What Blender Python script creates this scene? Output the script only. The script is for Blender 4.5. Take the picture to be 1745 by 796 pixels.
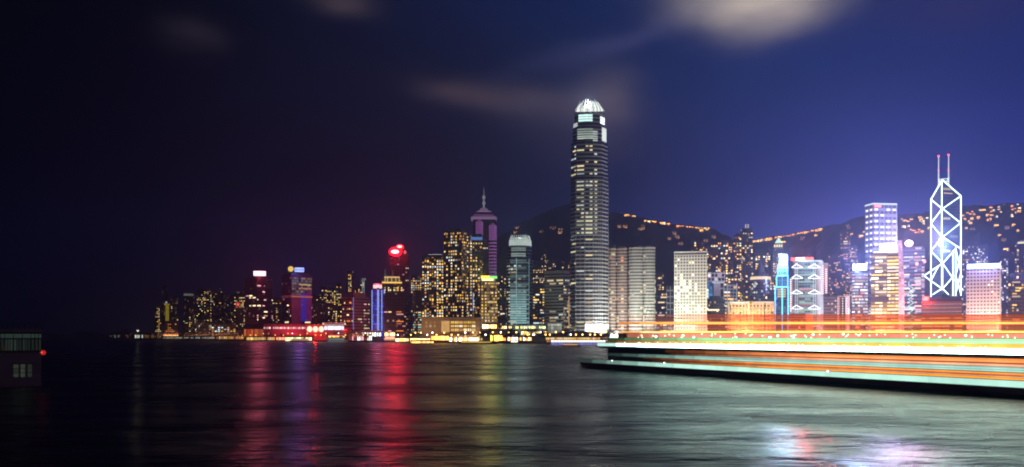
import bpy, math, random
from mathutils import Vector, Matrix
for o in list(bpy.data.objects): bpy.data.objects.remove(o)
SC = bpy.context.scene
COL = SC.collection
R = random.Random(11)

# ------------------------------------------------------------------ camera
F, CX, HY, CH = 1500.0, 872.5, 573.0, 9.0        # focal length in photo px, centre column, horizon row, eye height
cam = bpy.data.cameras.new('camera'); camo = bpy.data.objects.new('camera', cam); COL.objects.link(camo)
cam.sensor_width = 36; cam.lens = 36 * F / 1745; cam.shift_y = (HY - 398) / 1745
cam.clip_start = 0.5; cam.clip_end = 40000
camo.location = (0, 0, CH); camo.rotation_euler = (math.pi / 2, 0, 0)
SC.camera = camo

# ------------------------------------------------------------------ render look
SC.view_settings.view_transform = 'Standard'; SC.view_settings.look = 'None'
SC.view_settings.exposure = 0.4; SC.view_settings.gamma = 1.0
SC.render.engine = 'CYCLES'
SC.cycles.use_denoising = True; SC.cycles.filter_width = 2.0
SC.cycles.max_bounces = 5; SC.cycles.diffuse_bounces = 1; SC.cycles.glossy_bounces = 3
SC.cycles.transparent_max_bounces = 10; SC.cycles.volume_bounces = 0
SC.cycles.sample_clamp_indirect = 40.0; SC.cycles.sample_clamp_direct = 60.0
SC.cycles.caustics_reflective = False; SC.cycles.caustics_refractive = False

def lin(c):
    return tuple(((v / 255) / 12.92 if v / 255 <= 0.04045 else ((v / 255 + 0.055) / 1.055) ** 2.4) for v in c) + (1.0,)

# ------------------------------------------------------------------ world: night sky
SUN_EL, SUN_AZ = math.radians(24), math.radians(140)
w = bpy.data.worlds.new('World'); SC.world = w; w.use_nodes = True
nt = w.node_tree; nt.nodes.clear()
def N(nt, typ, **kw):
    n = nt.nodes.new(typ)
    for k, v in kw.items(): setattr(n, k, v)
    return n
def setin(nt, sock, v):
    if v is None: return
    if isinstance(v, bpy.types.NodeSocket): nt.links.new(v, sock)
    else: sock.default_value = v
def MA(nt, op, a, b=None, c=None, clamp=False):
    n = N(nt, 'ShaderNodeMath', operation=op, use_clamp=clamp)
    setin(nt, n.inputs[0], a); setin(nt, n.inputs[1], b); setin(nt, n.inputs[2], c)
    return n.outputs[0]
def MIX(nt, f, a, b, mode='MIX'):
    n = N(nt, 'ShaderNodeMix', data_type='RGBA', blend_type=mode)
    setin(nt, n.inputs[0], f); setin(nt, n.inputs[6], a); setin(nt, n.inputs[7], b)
    return n.outputs[2]
tc = N(nt, 'ShaderNodeTexCoord')
sep = N(nt, 'ShaderNodeSeparateXYZ'); nt.links.new(tc.outputs['Generated'], sep.inputs[0])
az = MA(nt, 'ARCTAN2', sep.outputs[0], sep.outputs[1])
hyp = MA(nt, 'SQRT', MA(nt, 'ADD', MA(nt, 'MULTIPLY', sep.outputs[0], sep.outputs[0]), MA(nt, 'MULTIPLY', sep.outputs[1], sep.outputs[1])))
el = MA(nt, 'DIVIDE', sep.outputs[2], MA(nt, 'MAXIMUM', hyp, 0.01))
un = MA(nt, 'DIVIDE', MA(nt, 'ADD', az, 0.6), 1.2, clamp=True)
XS = [0, 150, 300, 450, 600, 750, 900, 1050, 1200, 1350, 1500, 1745]
SKY = {   # degrees above the horizon (as rows of the photo) -> colours from the dark west to the bright east
 0:   [(0,0,0),(2,2,5),(5,6,16),(8,11,30),(12,16,44),(15,21,58),(15,24,62),(18,28,70),(21,32,76),(22,33,80),(22,32,80),(18,26,72)],
 150: [(0,0,0),(1,1,3),(5,4,12),(9,9,28),(12,13,38),(15,16,42),(17,20,46),(23,29,66),(26,34,82),(27,37,92),(27,38,96),(21,32,92)],
 300: [(0,0,0),(2,1,2),(10,6,13),(18,9,20),(19,10,25),(18,13,28),(17,18,36),(25,27,58),(36,39,90),(45,48,114),(52,55,132),(36,44,120)],
 430: [(0,0,0),(4,2,4),(18,9,13),(40,15,29),(38,15,34),(26,14,30),(20,20,40),(34,33,66),(60,60,126),(75,73,156),(88,87,188),(70,72,165)],
 560: [(0,0,0),(24,14,8),(36,23,14),(45,18,28),(45,16,30),(30,16,28),(25,22,38),(36,34,66),(62,58,125),(80,75,160),(92,88,190),(78,78,172)],
}
FADE = (.08, .14, .30, .44, .48, .52, .66, .72, .76, .76, .76, .74)
interp0 = lambda px: FADE[XS.index(px)]
rows = []
for py, cols in SKY.items():
    rp = N(nt, 'ShaderNodeValToRGB'); rp.color_ramp.interpolation = 'B_SPLINE'
    els = rp.color_ramp.elements
    for i, (px, c) in enumerate(zip(XS, cols)):
        p = (math.atan((px - CX) / F) + 0.6) / 1.2
        e = els[i] if i < 2 else els.new(p)
        kx = interp0(px) ** (.6 if py <= 150 else 1); e.position = p; q_ = lin(c); e.color = (q_[0] * kx * (.42 if px >= 900 and py <= 300 else .68 if px >= 900 else .85), q_[1] * kx * (1.2 if py <= 150 else 1.0 if px >= 900 else .9), q_[2] * kx * (.9 if px < 900 else 1.2), 1)
    nt.links.new(un, rp.inputs[0]); rows.append(((HY - py) / F, rp.outputs[0]))
rows.sort(key=lambda r: r[0])
col = rows[0][1]
for (e0, _), (e1, c1) in zip(rows[:-1], rows[1:]):
    mr = N(nt, 'ShaderNodeMapRange', interpolation_type='SMOOTHSTEP')
    nt.links.new(el, mr.inputs[0]); mr.inputs[1].default_value = e0; mr.inputs[2].default_value = e1
    col = MIX(nt, mr.outputs[0], col, c1)
# clouds lit by the city: soft drifting patches
ns = N(nt, 'ShaderNodeTexNoise'); ns.inputs['Scale'].default_value = 7.0; ns.inputs['Detail'].default_value = 5.0; ns.inputs['Roughness'].default_value = 0.55
mp = N(nt, 'ShaderNodeMapping'); mp.inputs['Scale'].default_value = (1, 1, 2.2)
nt.links.new(tc.outputs['Generated'], mp.inputs[0]); nt.links.new(mp.outputs[0], ns.inputs[0])
ns2 = N(nt, 'ShaderNodeTexNoise'); ns2.inputs['Scale'].default_value = 16.0; ns2.inputs['Detail'].default_value = 4.0
nt.links.new(mp.outputs[0], ns2.inputs[0])
wsep = N(nt, 'ShaderNodeSeparateColor'); nt.links.new(ns.outputs['Color'], wsep.inputs[0])
wx = MA(nt, 'MULTIPLY', MA(nt, 'SUBTRACT', wsep.outputs[0], 0.5), 0.055)
wy = MA(nt, 'MULTIPLY', MA(nt, 'SUBTRACT', wsep.outputs[1], 0.5), 0.04)
cu_, cv_ = MA(nt, 'ADD', az, wx), MA(nt, 'ADD', el, wy)
for (px, py, rx, ry, rot, amp, c) in [
    (1288, 4, 84, 40, 0.05, 1.0, (196,182,168)), (1300, 34, 60, 30, -0.2, 0.50, (160,148,146)), (1290, -66, 112, 62, 0, 0.7, (130,122,124)),
    (1090, 60, 130, 20, -0.35, 0.28, (70,72,112)), (960, 95, 150, 20, -0.3, 0.15, (62,62,98)),
    (840, 168, 92, 27, 0.14, 0.44, (80,66,70)), (945, 190, 80, 30, 0.1, 0.42, (84,74,84)), (778, 154, 52, 22, 0, 0.34, (76,62,66)),
    (1038, 172, 50, 44, -0.4, 0.5, (98,86,92)), (1000, 240, 110, 40, 0, 0.26, (58,48,58)),
    (340, 62, 42, 24, 0.1, 0.45, (46,38,46)), (585, 2, 55, 20, 0.1, 0.55, (74,62,66)), (1640, 10, 150, 40, 0.1, 0.3, (52,44,84))]:
    u0, v0 = math.atan((px - CX) / F), (HY - py) / F * math.cos(math.atan((px - CX) / F))
    du, dv = MA(nt, 'SUBTRACT', cu_, u0), MA(nt, 'SUBTRACT', cv_, v0)
    ca, sa = math.cos(-rot), math.sin(-rot)
    a = MA(nt, 'ADD', MA(nt, 'MULTIPLY', du, ca), MA(nt, 'MULTIPLY', dv, sa))
    b = MA(nt, 'SUBTRACT', MA(nt, 'MULTIPLY', dv, ca), MA(nt, 'MULTIPLY', du, sa))
    a = MA(nt, 'POWER', MA(nt, 'ABSOLUTE', MA(nt, 'DIVIDE', a, rx / F)), 2.0)
    b = MA(nt, 'POWER', MA(nt, 'ABSOLUTE', MA(nt, 'DIVIDE', b, ry / F)), 2.0)
    g = MA(nt, 'EXPONENT', MA(nt, 'MULTIPLY', MA(nt, 'ADD', a, b), -1.0))
    g = MA(nt, 'MULTIPLY', g, MA(nt, 'MULTIPLY', MA(nt, 'ADD', ns2.outputs[0], 0.55), amp), clamp=True)
    g = MA(nt, 'MULTIPLY', g, MA(nt, 'GREATER_THAN', sep.outputs[1], 0.0))
    col = MIX(nt, g, col, lin(c))
nis = N(nt, 'ShaderNodeTexSky', sky_type='NISHITA'); nis.sun_disc = False
nis.sun_elevation = math.radians(-9); nis.sun_rotation = SUN_AZ
add = MIX(nt, 1.0, col, MIX(nt, 1.0, nis.outputs[0], (0.05, 0.05, 0.05, 1), 'MULTIPLY'), 'ADD')
add = MIX(nt, MA(nt, 'MULTIPLY_ADD', sep.outputs[1], 2.0, 0.4, clamp=True), (0.0012, 0.0012, 0.0025, 1), add)   # darker over the harbour side
bg = N(nt, 'ShaderNodeBackground'); nt.links.new(add, bg.inputs[0]); bg.inputs[1].default_value = 0.98
wo = N(nt, 'ShaderNodeOutputWorld'); nt.links.new(bg.outputs[0], wo.inputs[0])

# the glow of the city shore behind the camera: one low, soft, weak sun
sl = bpy.data.lights.new('sun', 'SUN'); sl.energy = 0.10; sl.angle = math.radians(12); sl.color = (1.0, 0.94, 0.9)
so = bpy.data.objects.new('sun', sl); COL.objects.link(so)
so.rotation_euler = Vector((-0.62, 0.72, -0.42)).to_track_quat('-Z', 'Y').to_euler()

# ------------------------------------------------------------------ helpers
def W(px, py, Y): return Vector(((px - CX) / F * Y, Y, CH - (py - HY) * Y / F))
def tag(o, label=None, cat=None, group=None, kind=None):
    if label: o['label'] = label
    if cat: o['category'] = cat
    if group: o['group'] = group
    if kind: o['kind'] = kind
    return o
def empty(name, loc, rz=0.0):
    o = bpy.data.objects.new(name, None); COL.objects.link(o); o.empty_display_size = 1
    o.location = loc; o.rotation_euler = (0, 0, rz); return o
def copy_tree(o, parent=None):
    c = o.copy(); COL.objects.link(c); c.parent = parent
    if parent is not None: c.matrix_parent_inverse = o.matrix_parent_inverse.copy()
    for ch in list(o.children): copy_tree(ch, c)
    return c

class MB:
    def __init__(s): s.v = []; s.f = []; s.uv = []
    def face(s, pts, uvs=None):
        i = len(s.v); s.v += [tuple(p) for p in pts]; s.f.append(tuple(range(i, i + len(pts))))
        s.uv += uvs if uvs else [(p[0], p[1]) for p in pts]
        return s
    def prism(s, poly, z0, z1, top=None, cap=True, uo=0.0):
        """poly counter-clockwise; z1 a number or one height per corner"""
        n = len(poly); top = top or poly
        zt = list(z1) if isinstance(z1, (list, tuple)) else [z1] * n
        zb = list(z0) if isinstance(z0, (list, tuple)) else [z0] * n
        u = uo
        for i in range(n):
            j = (i + 1) % n
            L = math.hypot(poly[j][0] - poly[i][0], poly[j][1] - poly[i][1])
            s.face([(*poly[i], zb[i]), (*poly[j], zb[j]), (*top[j], zt[j]), (*top[i], zt[i])],
                   [(u, zb[i]), (u + L, zb[j]), (u + L, zt[j]), (u, zt[i])])
            u += L
        if cap:
            s.face([(*top[i], zt[i]) for i in range(n)]); s.face([(*poly[i], zb[i]) for i in reversed(range(n))])
        return s
    def box(s, x0, x1, y0, y1, z0, z1):
        return s.prism([(x0, y0), (x1, y0), (x1, y1), (x0, y1)], z0, z1)
    def beam(s, p, q, r, n=6, r2=None):
        p, q = Vector(p), Vector(q); d = (q - p); L = d.length; d.normalize()
        a = d.orthogonal().normalized(); b = d.cross(a); r2 = r if r2 is None else r2
        ra = [p + (a * math.cos(t) + b * math.sin(t)) * r for t in [2 * math.pi * k / n for k in range(n)]]
        rb = [q + (a * math.cos(t) + b * math.sin(t)) * r2 for t in [2 * math.pi * k / n for k in range(n)]]
        for k in range(n):
            s.face([ra[k], ra[(k + 1) % n], rb[(k + 1) % n], rb[k]], [(k, 0), (k + 1, 0), (k + 1, L), (k, L)])
        s.face(list(reversed(ra))); s.face(rb); return s
    def ball(s, c, r, n=8, m=6, sz=1.0):
        c = Vector(c)
        def pt(i, j):
            t, ph = 2 * math.pi * i / n, math.pi * j / m
            return c + Vector((math.cos(t) * math.sin(ph) * r, math.sin(t) * math.sin(ph) * r, math.cos(ph) * r * sz))
        for j in range(m):
            for i in range(n):
                q = [pt(i, j), pt(i, j + 1), pt(i + 1, j + 1), pt(i + 1, j)]
                if j == 0: q = [q[0], q[1], q[2]]
                elif j == m - 1: q = [q[0], q[1], q[3]]
                s.face(q)
        return s
    def mesh(s, name, mat):
        me = bpy.data.meshes.new(name); me.from_pydata(s.v, [], s.f)
        ul = me.uv_layers.new(name='UVMap')
        ul.data.foreach_set('uv', [c for t in s.uv for c in t])
        if mat: me.materials.append(mat)
        me.update(); return me
    def build(s, name, mat, parent=None, loc=None):
        o = bpy.data.objects.new(name, s.mesh(name, mat)); COL.objects.link(o)
        if parent is not None: o.parent = parent
        if loc is not None: o.location = loc
        return o

_mc = {}
def plain(name, c, rough=0.6, metal=0.0, var=0.25, scale=0.3):
    k = ('p', name)
    if k in _mc: return _mc[k]
    m = bpy.data.materials.new(name); m.use_nodes = True; t = m.node_tree
    b = t.nodes['Principled BSDF']; b.inputs['Roughness'].default_value = rough; b.inputs['Metallic'].default_value = metal
    g = N(t, 'ShaderNodeNewGeometry'); n = N(t, 'ShaderNodeTexNoise'); n.inputs['Scale'].default_value = scale; n.inputs['Detail'].default_value = 5
    t.links.new(g.outputs['Position'], n.inputs[0])
    f = MA(t, 'MULTIPLY_ADD', n.outputs[0], 2 * var, 1 - var)
    c4 = (*c[:3], 1)
    cc = N(t, 'ShaderNodeCombineColor'); 
    for i in range(3): t.links.new(MA(t, 'MULTIPLY', f, c4[i]), cc.inputs[i])
    t.links.new(cc.outputs[0], b.inputs['Base Color'])
    _mc[k] = m; return m
def emit(c, s, var=0.0, scale=0.15, lamp=None):
    """gives off light: lamp, neon, sign, lit window; also trail bands and floodlit crowns"""
    k = ('e', tuple(round(x, 3) for x in c), round(s, 3), var)
    if k in _mc: return _mc[k]
    m = bpy.data.materials.new('light'); m.use_nodes = True; m.cycles.emission_sampling = 'FRONT' if lamp else 'NONE'; t = m.node_tree; b = t.nodes['Principled BSDF']
    b.inputs['Base Color'].default_value = (0.05, 0.05, 0.05, 1); b.inputs['Roughness'].default_value = 0.4
    b.inputs['Emission Color'].default_value = (*c[:3], 1); b.inputs['Emission Strength'].default_value = s
    if var:
        g = N(t, 'ShaderNodeNewGeometry'); n = N(t, 'ShaderNodeTexNoise'); n.inputs['Scale'].default_value = scale; n.inputs['Detail'].default_value = 3
        t.links.new(g.outputs['Position'], n.inputs[0])
        t.links.new(MA(t, 'MULTIPLY', MA(t, 'MULTIPLY_ADD', n.outputs[0], 2 * var, 1 - var), s), b.inputs['Emission Strength'])
    _mc[k] = m; return m
_seed = [0]
def facade(wall, glass=(0.012, 0.016, 0.022), fh=4.0, bw=3.2, wf=0.6, hf=0.55, litp=0.14, lit=(1, 0.68, 0.34), ls=1.1, rough=0.55, gr=0.15,
           metal=0.0, run=1.0, rnd=False):
    """wall with a grid of windows worked into it; a share of the rooms is lit (dimly)"""
    _seed[0] += 1
    m = bpy.data.materials.new('facade'); m.use_nodes = True; m.cycles.emission_sampling = 'NONE'; t = m.node_tree; b = t.nodes['Principled BSDF']
    uv = N(t, 'ShaderNodeUVMap'); sp = N(t, 'ShaderNodeSeparateXYZ'); t.links.new(uv.outputs[0], sp.inputs[0])
    cu, cv = MA(t, 'DIVIDE', sp.outputs[0], bw), MA(t, 'DIVIDE', sp.outputs[1], fh)
    fu, fv = MA(t, 'ABSOLUTE', MA(t, 'SUBTRACT', MA(t, 'FRACT', cu), 0.5)), MA(t, 'ABSOLUTE', MA(t, 'SUBTRACT', MA(t, 'FRACT', cv), 0.5))
    if rnd:
        d = MA(t, 'SQRT', MA(t, 'ADD', MA(t, 'POWER', MA(t, 'MULTIPLY', fu, bw), 2), MA(t, 'POWER', MA(t, 'MULTIPLY', fv, fh), 2)))
        mask = MA(t, 'LESS_THAN', d, min(bw, fh) * 0.5 * wf)
    else:
        mask = MA(t, 'MULTIPLY', MA(t, 'LESS_THAN', fu, wf / 2), MA(t, 'LESS_THAN', fv, hf / 2))
    cb = N(t, 'ShaderNodeCombineXYZ')
    t.links.new(MA(t, 'FLOOR', MA(t, 'DIVIDE', cu, run)), cb.inputs[0]); t.links.new(MA(t, 'FLOOR', cv), cb.inputs[1]); cb.inputs[2].default_value = _seed[0] * 3.7
    wn = N(t, 'ShaderNodeTexWhiteNoise', noise_dimensions='3D'); t.links.new(cb.outputs[0], wn.inputs[0])
    wc = N(t, 'ShaderNodeSeparateColor'); t.links.new(wn.outputs['Color'], wc.inputs[0])
    on = MA(t, 'MULTIPLY', MA(t, 'LESS_THAN', wn.outputs['Value'], litp), mask)
    st = MA(t, 'MULTIPLY', on, MA(t, 'MULTIPLY', MA(t, 'MULTIPLY_ADD', wc.outputs[1], wc.outputs[1], 0.25), ls))
    nz = N(t, 'ShaderNodeTexNoise'); nz.inputs['Scale'].default_value = 0.06; nz.inputs['Detail'].default_value = 6
    t.links.new(uv.outputs[0], nz.inputs[0])
    wallc = MIX(t, MA(t, 'MULTIPLY', nz.outputs[0], 0.5), (*wall, 1), tuple(x * 0.55 for x in wall) + (1,))
    gl = MIX(t, wc.outputs[2], (*glass, 1), tuple(x * 1.8 for x in glass) + (1,))
    t.links.new(MIX(t, mask, wallc, gl), b.inputs['Base Color'])
    t.links.new(MA(t, 'MULTIPLY_ADD', mask, gr - rough, rough), b.inputs['Roughness'])
    b.inputs['Metallic'].default_value = metal
    t.links.new(MIX(t, wc.outputs[0], (*lit, 1), tuple(min(1, x * 1.0 + 0.12) for x in lit) + (1,)), b.inputs['Emission Color'])
    t.links.new(st, b.inputs['Emission Strength'])
    return m

AMBER, WARM, COOL, GOLD = (1, 0.50, 0.13), (1, 0.76, 0.42), (0.80, 0.95, 1.0), (1, 0.62, 0.10)
WHITE, TEAL, PINK, RED, BLUE, PURPLE, GREEN, ORANGE = (1, 0.97, 0.92), (0.45, 0.95, 0.85), (1, 0.45, 0.5), (1, 0.035, 0.03), (0.12, 0.2, 1), (0.55, 0.2, 0.75), (0.1, 0.9, 0.3), (1, 0.27, 0.04)
_um = {}
def unit_window(mat):
    if mat.name not in _um: _um[mat.name] = MB().box(-.5, .5, -.14, .1, -.5, .5).mesh('window', mat)
    return _um[mat.name]

class T:
    """a building: an Empty at its base carrying its parts; pixel columns/rows of the photo are turned into metres at its own distance"""
    def __init__(s, name, label, cat, x0, x1, yt, Y, xc=None, group=None, depth=None, base=2.0):
        s.x0, s.x1, s.yt, s.Y, s.xc, s.base = x0, x1, yt, Y, xc, base
        xm = xc if xc is not None else (x0 + x1) / 2
        s.th = math.atan((xm - CX) / F); s.Xc = (xm - CX) / F * Y
        s.root = empty(name, (s.Xc, Y, base), -s.th); tag(s.root, label, cat, group)
        if xc is None:
            a, b = s.lx(x0), s.lx(x1); d = depth or max(14, min(45, (b - a)))
            s.poly = [(a, 0), (b, 0), (b, d), (a, d)]; s.faces = [0]
        else:
            wl, wr = -s.lx(x0), s.lx(x1); q = math.sqrt(wr / wl); dl, dr = wl * q, wr / q
            if depth: dl, dr = dl * depth, dr * depth
            A = (s.lx(x0, dl), dl); B = (s.lx(x1, dr), dr)
            s.poly = [A, (0, 0), B, (A[0] + B[0], A[1] + B[1])]; s.faces = [0, 1]
    def lx(s, px, ly=0.0):
        m = (px - CX) / F; c, n = math.cos(s.th), math.sin(s.th)
        return (m * (s.Y + ly * c) - s.Xc - ly * n) / (c + m * n)
    def lz(s, py, lx=0.0, ly=0.0):
        Yp = s.Y + ly * math.cos(s.th) - lx * math.sin(s.th)
        return CH - (py - HY) * Yp / F - s.base
    def body(s, mat, name='facade', z0=0.0, zt=None):
        s.zt = s.lz(s.yt) if zt is None else zt
        return MB().prism(s.poly, z0, s.zt).build(name, mat, s.root)
    def roof(s, mat, h=3.0, inset=0.12, name='roof'):
        cx = sum(p[0] for p in s.poly) / len(s.poly); cy = sum(p[1] for p in s.poly) / len(s.poly)
        p2 = [(cx + (x - cx) * (1 - inset), cy + (y - cy) * (1 - inset)) for x, y in s.poly]
        return MB().prism(p2, s.zt - 0.2, s.zt + h).build(name, mat, s.root)
    def box(s, name, xa, xb, ya, yb, mat, ly=-1.0, d=2.0, parent=None):
        return MB().box(s.lx(xa, ly), s.lx(xb, ly), ly, ly + d, s.lz(yb, 0, ly), s.lz(ya, 0, ly)).build(name, mat, parent or s.root)
    def lights(s, n, cols, ya, yb, fh=4.0, bw=3.2, ww=2.0, wh=2.2, faces=None, run=1, name='window', cl=0.5, poly=None, st=1.0):
        poly = poly or s.poly; zt, zb = s.lz(ya), s.lz(yb); nf = max(1, int((zt - zb) / fh)); cells = []
        for fi in (s.faces if faces is None else faces):
            p, q = Vector(poly[fi]), Vector(poly[(fi + 1) % len(poly)]); L = (q - p).length; nb = max(1, int((L - 0.6) / bw))
            colw = [R.random() ** (1 + 2 * cl) for _ in range(nb)]; floorw = [R.random() ** (1 + cl) for _ in range(nf)]
            for i in range(nb):
                for j in range(nf): cells.append((colw[i] + floorw[j] + R.random() * 1.2, fi, i, j, p, q, L, nb))
        cells.sort(key=lambda c: -c[0]); used = set(); made = 0
        for (_, fi, i, j, p, q, L, nb) in cells:
            if made >= n: break
            k = R.randint(1, run) if run > 1 else 1; k = min(k, nb - i)
            ks = [(fi, i + a, j) for a in range(k)]
            if any(x in used for x in ks): continue
            used.update(ks); made += 1
            c, e = R.choice(cols); mat = emit(c, e * st * R.choice((0.5, 0.8, 1.0, 1.35)))
            o = bpy.data.objects.new(name, unit_window(mat)); COL.objects.link(o); o.parent = s.root
            mid = p + (q - p) * ((i + k / 2) / nb)
            o.location = (mid.x, mid.y, zb + (j + 0.5) * fh); o.rotation_euler = (0, 0, math.atan2(q.y - p.y, q.x - p.x))
            o.scale = ((k - 1) * L / nb + ww, 1, wh)
    def glow(s, px, py, c, power, ly=-5, r=3.5, cut=None):
        """point lamp added at signs and other bright spots, making haze, walls and water glow"""
        l = bpy.data.lights.new('halo_lamp', 'POINT'); l.energy = power * 0.5e6; l.color = c; l.shadow_soft_size = r
        o = bpy.data.objects.new('halo_lamp', l); COL.objects.link(o); x = s.lx(px, ly)
        M4 = Matrix.Translation((s.Xc, s.Y, s.base)) @ Matrix.Rotation(-s.th, 4, 'Z'); o.location = M4 @ Vector((x, ly, s.lz(py, x, ly)))
    def tube(s, name, a, b, mat, r=0.5, ly=-0.6):
        """neon tube between two photo points on the plane ly of this building"""
        A = (s.lx(a[0], ly), ly, s.lz(a[1], s.lx(a[0], ly), ly)); B = (s.lx(b[0], ly), ly, s.lz(b[1], s.lx(b[0], ly), ly))
        return MB().beam(A, B, r).build(name, mat, s.root)
    def mast(s, px, ya, yb, mat, r=0.8, ly=None, name='mast'):
        ly = 8 if ly is None else ly; x = s.lx(px, ly)
        return MB().beam((x, ly, s.lz(yb, x, ly)), (x, ly, s.lz(ya, x, ly)), r, r2=r * 0.5).build(name, mat, s.root)
    def flood(s, c, power, ly=-40, h=3, aim=60, size=(40, 6), px=None):
        """floodlight on the ground in front of the building, turned up at it"""
        l = bpy.data.lights.new('floodlight', 'AREA'); l.shape = 'RECTANGLE'; l.size, l.size_y = size; l.energy = power; l.color = c
        o = bpy.data.objects.new('floodlight', l); COL.objects.link(o)
        x = 0 if px is None else s.lx(px)
        M4 = Matrix.Translation((s.Xc, s.Y, s.base)) @ Matrix.Rotation(-s.th, 4, 'Z')
        p = M4 @ Vector((x, ly, h)); d = (M4 @ Vector((x, 5, aim))) - p
        o.location = p; o.rotation_euler = d.to_track_quat('-Z', 'Y').to_euler()

DARK = plain('dark roof', (0.02, 0.02, 0.022)); GREY = plain('grey metal', (0.25, 0.25, 0.26), 0.45); CONC = plain('concrete', (0.28, 0.27, 0.25), 0.8)

# ------------------------------------------------------------------ setting: water, land, hills
def water_mat():
    m = bpy.data.materials.new('water'); m.use_nodes = True; t = m.node_tree; b = t.nodes['Principled BSDF']
    b.inputs['Base Color'].default_value = (0.002, 0.005, 0.008, 1); b.inputs['IOR'].default_value = 1.33; b.inputs['Specular IOR Level'].default_value = 0.5
    g = N(t, 'ShaderNodeNewGeometry')
    def noise(sc, det, stretch=(1, 1, 1)):
        mp = N(t, 'ShaderNodeMapping'); mp.inputs['Scale'].default_value = stretch; t.links.new(g.outputs['Position'], mp.inputs[0])
        n = N(t, 'ShaderNodeTexNoise'); n.inputs['Scale'].default_value = sc; n.inputs['Detail'].default_value = det; t.links.new(mp.outputs[0], n.inputs[0]); return n.outputs[0]
    patch = noise(0.045, 3, (0.6, 1, 1))
    calm = MA(t, 'MULTIPLY_ADD', patch, 3.2, -1.1, clamp=True)
    t.links.new(MA(t, 'MULTIPLY_ADD', calm, 0.12, 0.20), b.inputs['Roughness'])
    h = MA(t, 'ADD', MA(t, 'ADD', MA(t, 'MULTIPLY', noise(0.9, 4, (0.45, 1.3, 1)), 0.62), MA(t, 'MULTIPLY', noise(0.28, 3, (0.5, 1, 1)), 0.9)), MA(t, 'MULTIPLY', noise(0.085, 3, (0.6, 1, 1)), 3.6))
    bp = N(t, 'ShaderNodeBump'); t.links.new(MA(t, 'MULTIPLY_ADD', calm, 0.6, 0.34), bp.inputs['Strength']); bp.inputs['Distance'].default_value = 0.9
    t.links.new(h, bp.inputs['Height']); t.links.new(bp.outputs[0], b.inputs['Normal'])
    return m
tag(MB().face([(-5100, -600, 0), (5100, -600, 0), (5100, 5200, 0), (-5100, 5200, 0)]).build('water', water_mat()), kind='structure')

SHORE = [(-700, 3600), (-200, 3100), (120, 2650), (300, 1930), (500, 1500), (700, 1230), (900, 1050), (1100, 990), (1400, 965), (1745, 960), (2300, 960)]
def interp(tab, x):
    if x <= tab[0][0]: return tab[0][1]
    for (a, fa), (b, fb) in zip(tab[:-1], tab[1:]):
        if x <= b: return fa + (fb - fa) * (x - a) / (b - a)
    return tab[-1][1]
def shore(px): return interp(SHORE, px)
pts = [((px - CX) / F * Y, Y) for px, Y in SHORE]
land = MB(); far = [(5000, 1500), (5000, 5150), (-5000, 5150), (-5000, 4200)]
land.prism(pts + far, -3, 2.0)
tag(land.build('ground', plain('asphalt quay', (0.05, 0.05, 0.05), 0.8, scale=0.05)), kind='structure')

RIDGE = [(-500, 571), (500, 568), (700, 520), (790, 458), (850, 404), (900, 374), (950, 352), (1000, 347), (1040, 361), (1075, 367), (1120, 378), (1170, 386),
         (1210, 389), (1235, 400), (1262, 414), (1300, 408), (1350, 400), (1400, 390), (1440, 378), (1480, 364), (1540, 368), (1600, 360), (1640, 352), (1700, 350), (1745, 345), (2000, 335), (2500, 420)]
HY0, HY1 = 1750.0, 3300.0
def hill_z(px, Y):
    t = max(0, min(1, (Y - HY0) / (HY1 - HY0))); top = CH + (HY - interp(RIDGE, px)) * HY1 / F
    if Y > HY1: return max(2, top * (1 - (Y - HY1) / 1800))
    z = top * (0.75 * t + 0.25 * t * t * (3 - 2 * t))
    z += 26 * math.sin(px * .045 + 2 * t) * math.sin(t * 9 + px * .021) * t * (1 - t) * 2
    return z
hm = MB(); hv = []; cols_ = list(range(-450, 2201, 10)); rows_ = [HY0 + (HY1 - HY0) * i / 22 for i in range(23)] + [HY1 + 400, HY1 + 1100, HY1 + 1750]
me = bpy.data.meshes.new('hills')
for Y in rows_:
    for px in cols_:
        j = (R.random() - .5) * 9 * min(1, (Y - HY0) / 500)
        if Y == HY1: j = (R.random() - .2) * 9 * (1 if px > 800 else 0.1)
        hv.append(((px - CX) / F * Y, Y + j, hill_z(px, Y) + j - 1.0))
nc = len(cols_)
hf_ = [(r * nc + c, r * nc + c + 1, (r + 1) * nc + c + 1, (r + 1) * nc + c) for r in range(len(rows_) - 1) for c in range(nc - 1)]
me.from_pydata(hv, [], hf_); me.materials.append(plain('wooded hillside', (0.006, 0.008, 0.008), 0.95, var=0.8, scale=0.035))
tag(bpy.data.objects.new('hills', me), kind='structure'); COL.objects.link(bpy.data.objects['hills'])

# ================================================================== TOWERS
# compact maker for an ordinary tower
def tower(name, label, x0, x1, yt, Y, mat, xc=None, n=30, cols=((AMBER, 1.0),), fh=3.9, bw=3.4, ww=1.8, wh=1.7, yb=566, run=1, cat='tower', group=None,
          roofh=3, st=1.0, cl=0.5, depth=None, lya=None):
    t = T(name, label, cat, x0, x1, yt, Y, xc, group, depth)
    t.body(mat); t.roof(DARK, roofh)
    if n: t.lights(n, list(cols), lya or yt + 3, yb, fh, bw, ww, wh, run=run, st=st, cl=cl)
    return t
RES = ((AMBER, 1.3), (GOLD, 1.1), (WARM, 1.1), ((1, .9, .7), .9), (COOL, .6))
OFF = ((WARM, 0.8), (COOL, 0.7), (WHITE, 0.7))
def dim(px): return interp([(100, .06), (270, .10), (450, .20), (600, .34), (750, .58), (900, .9), (1100, 1.35), (1745, 1.75)], px)  # edge darkening put into window strength, growing towards the west
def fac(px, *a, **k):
    k['ls'] = k.get('ls', 1.0) * 1.3 * dim(px); return facade(*a, **k)

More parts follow.
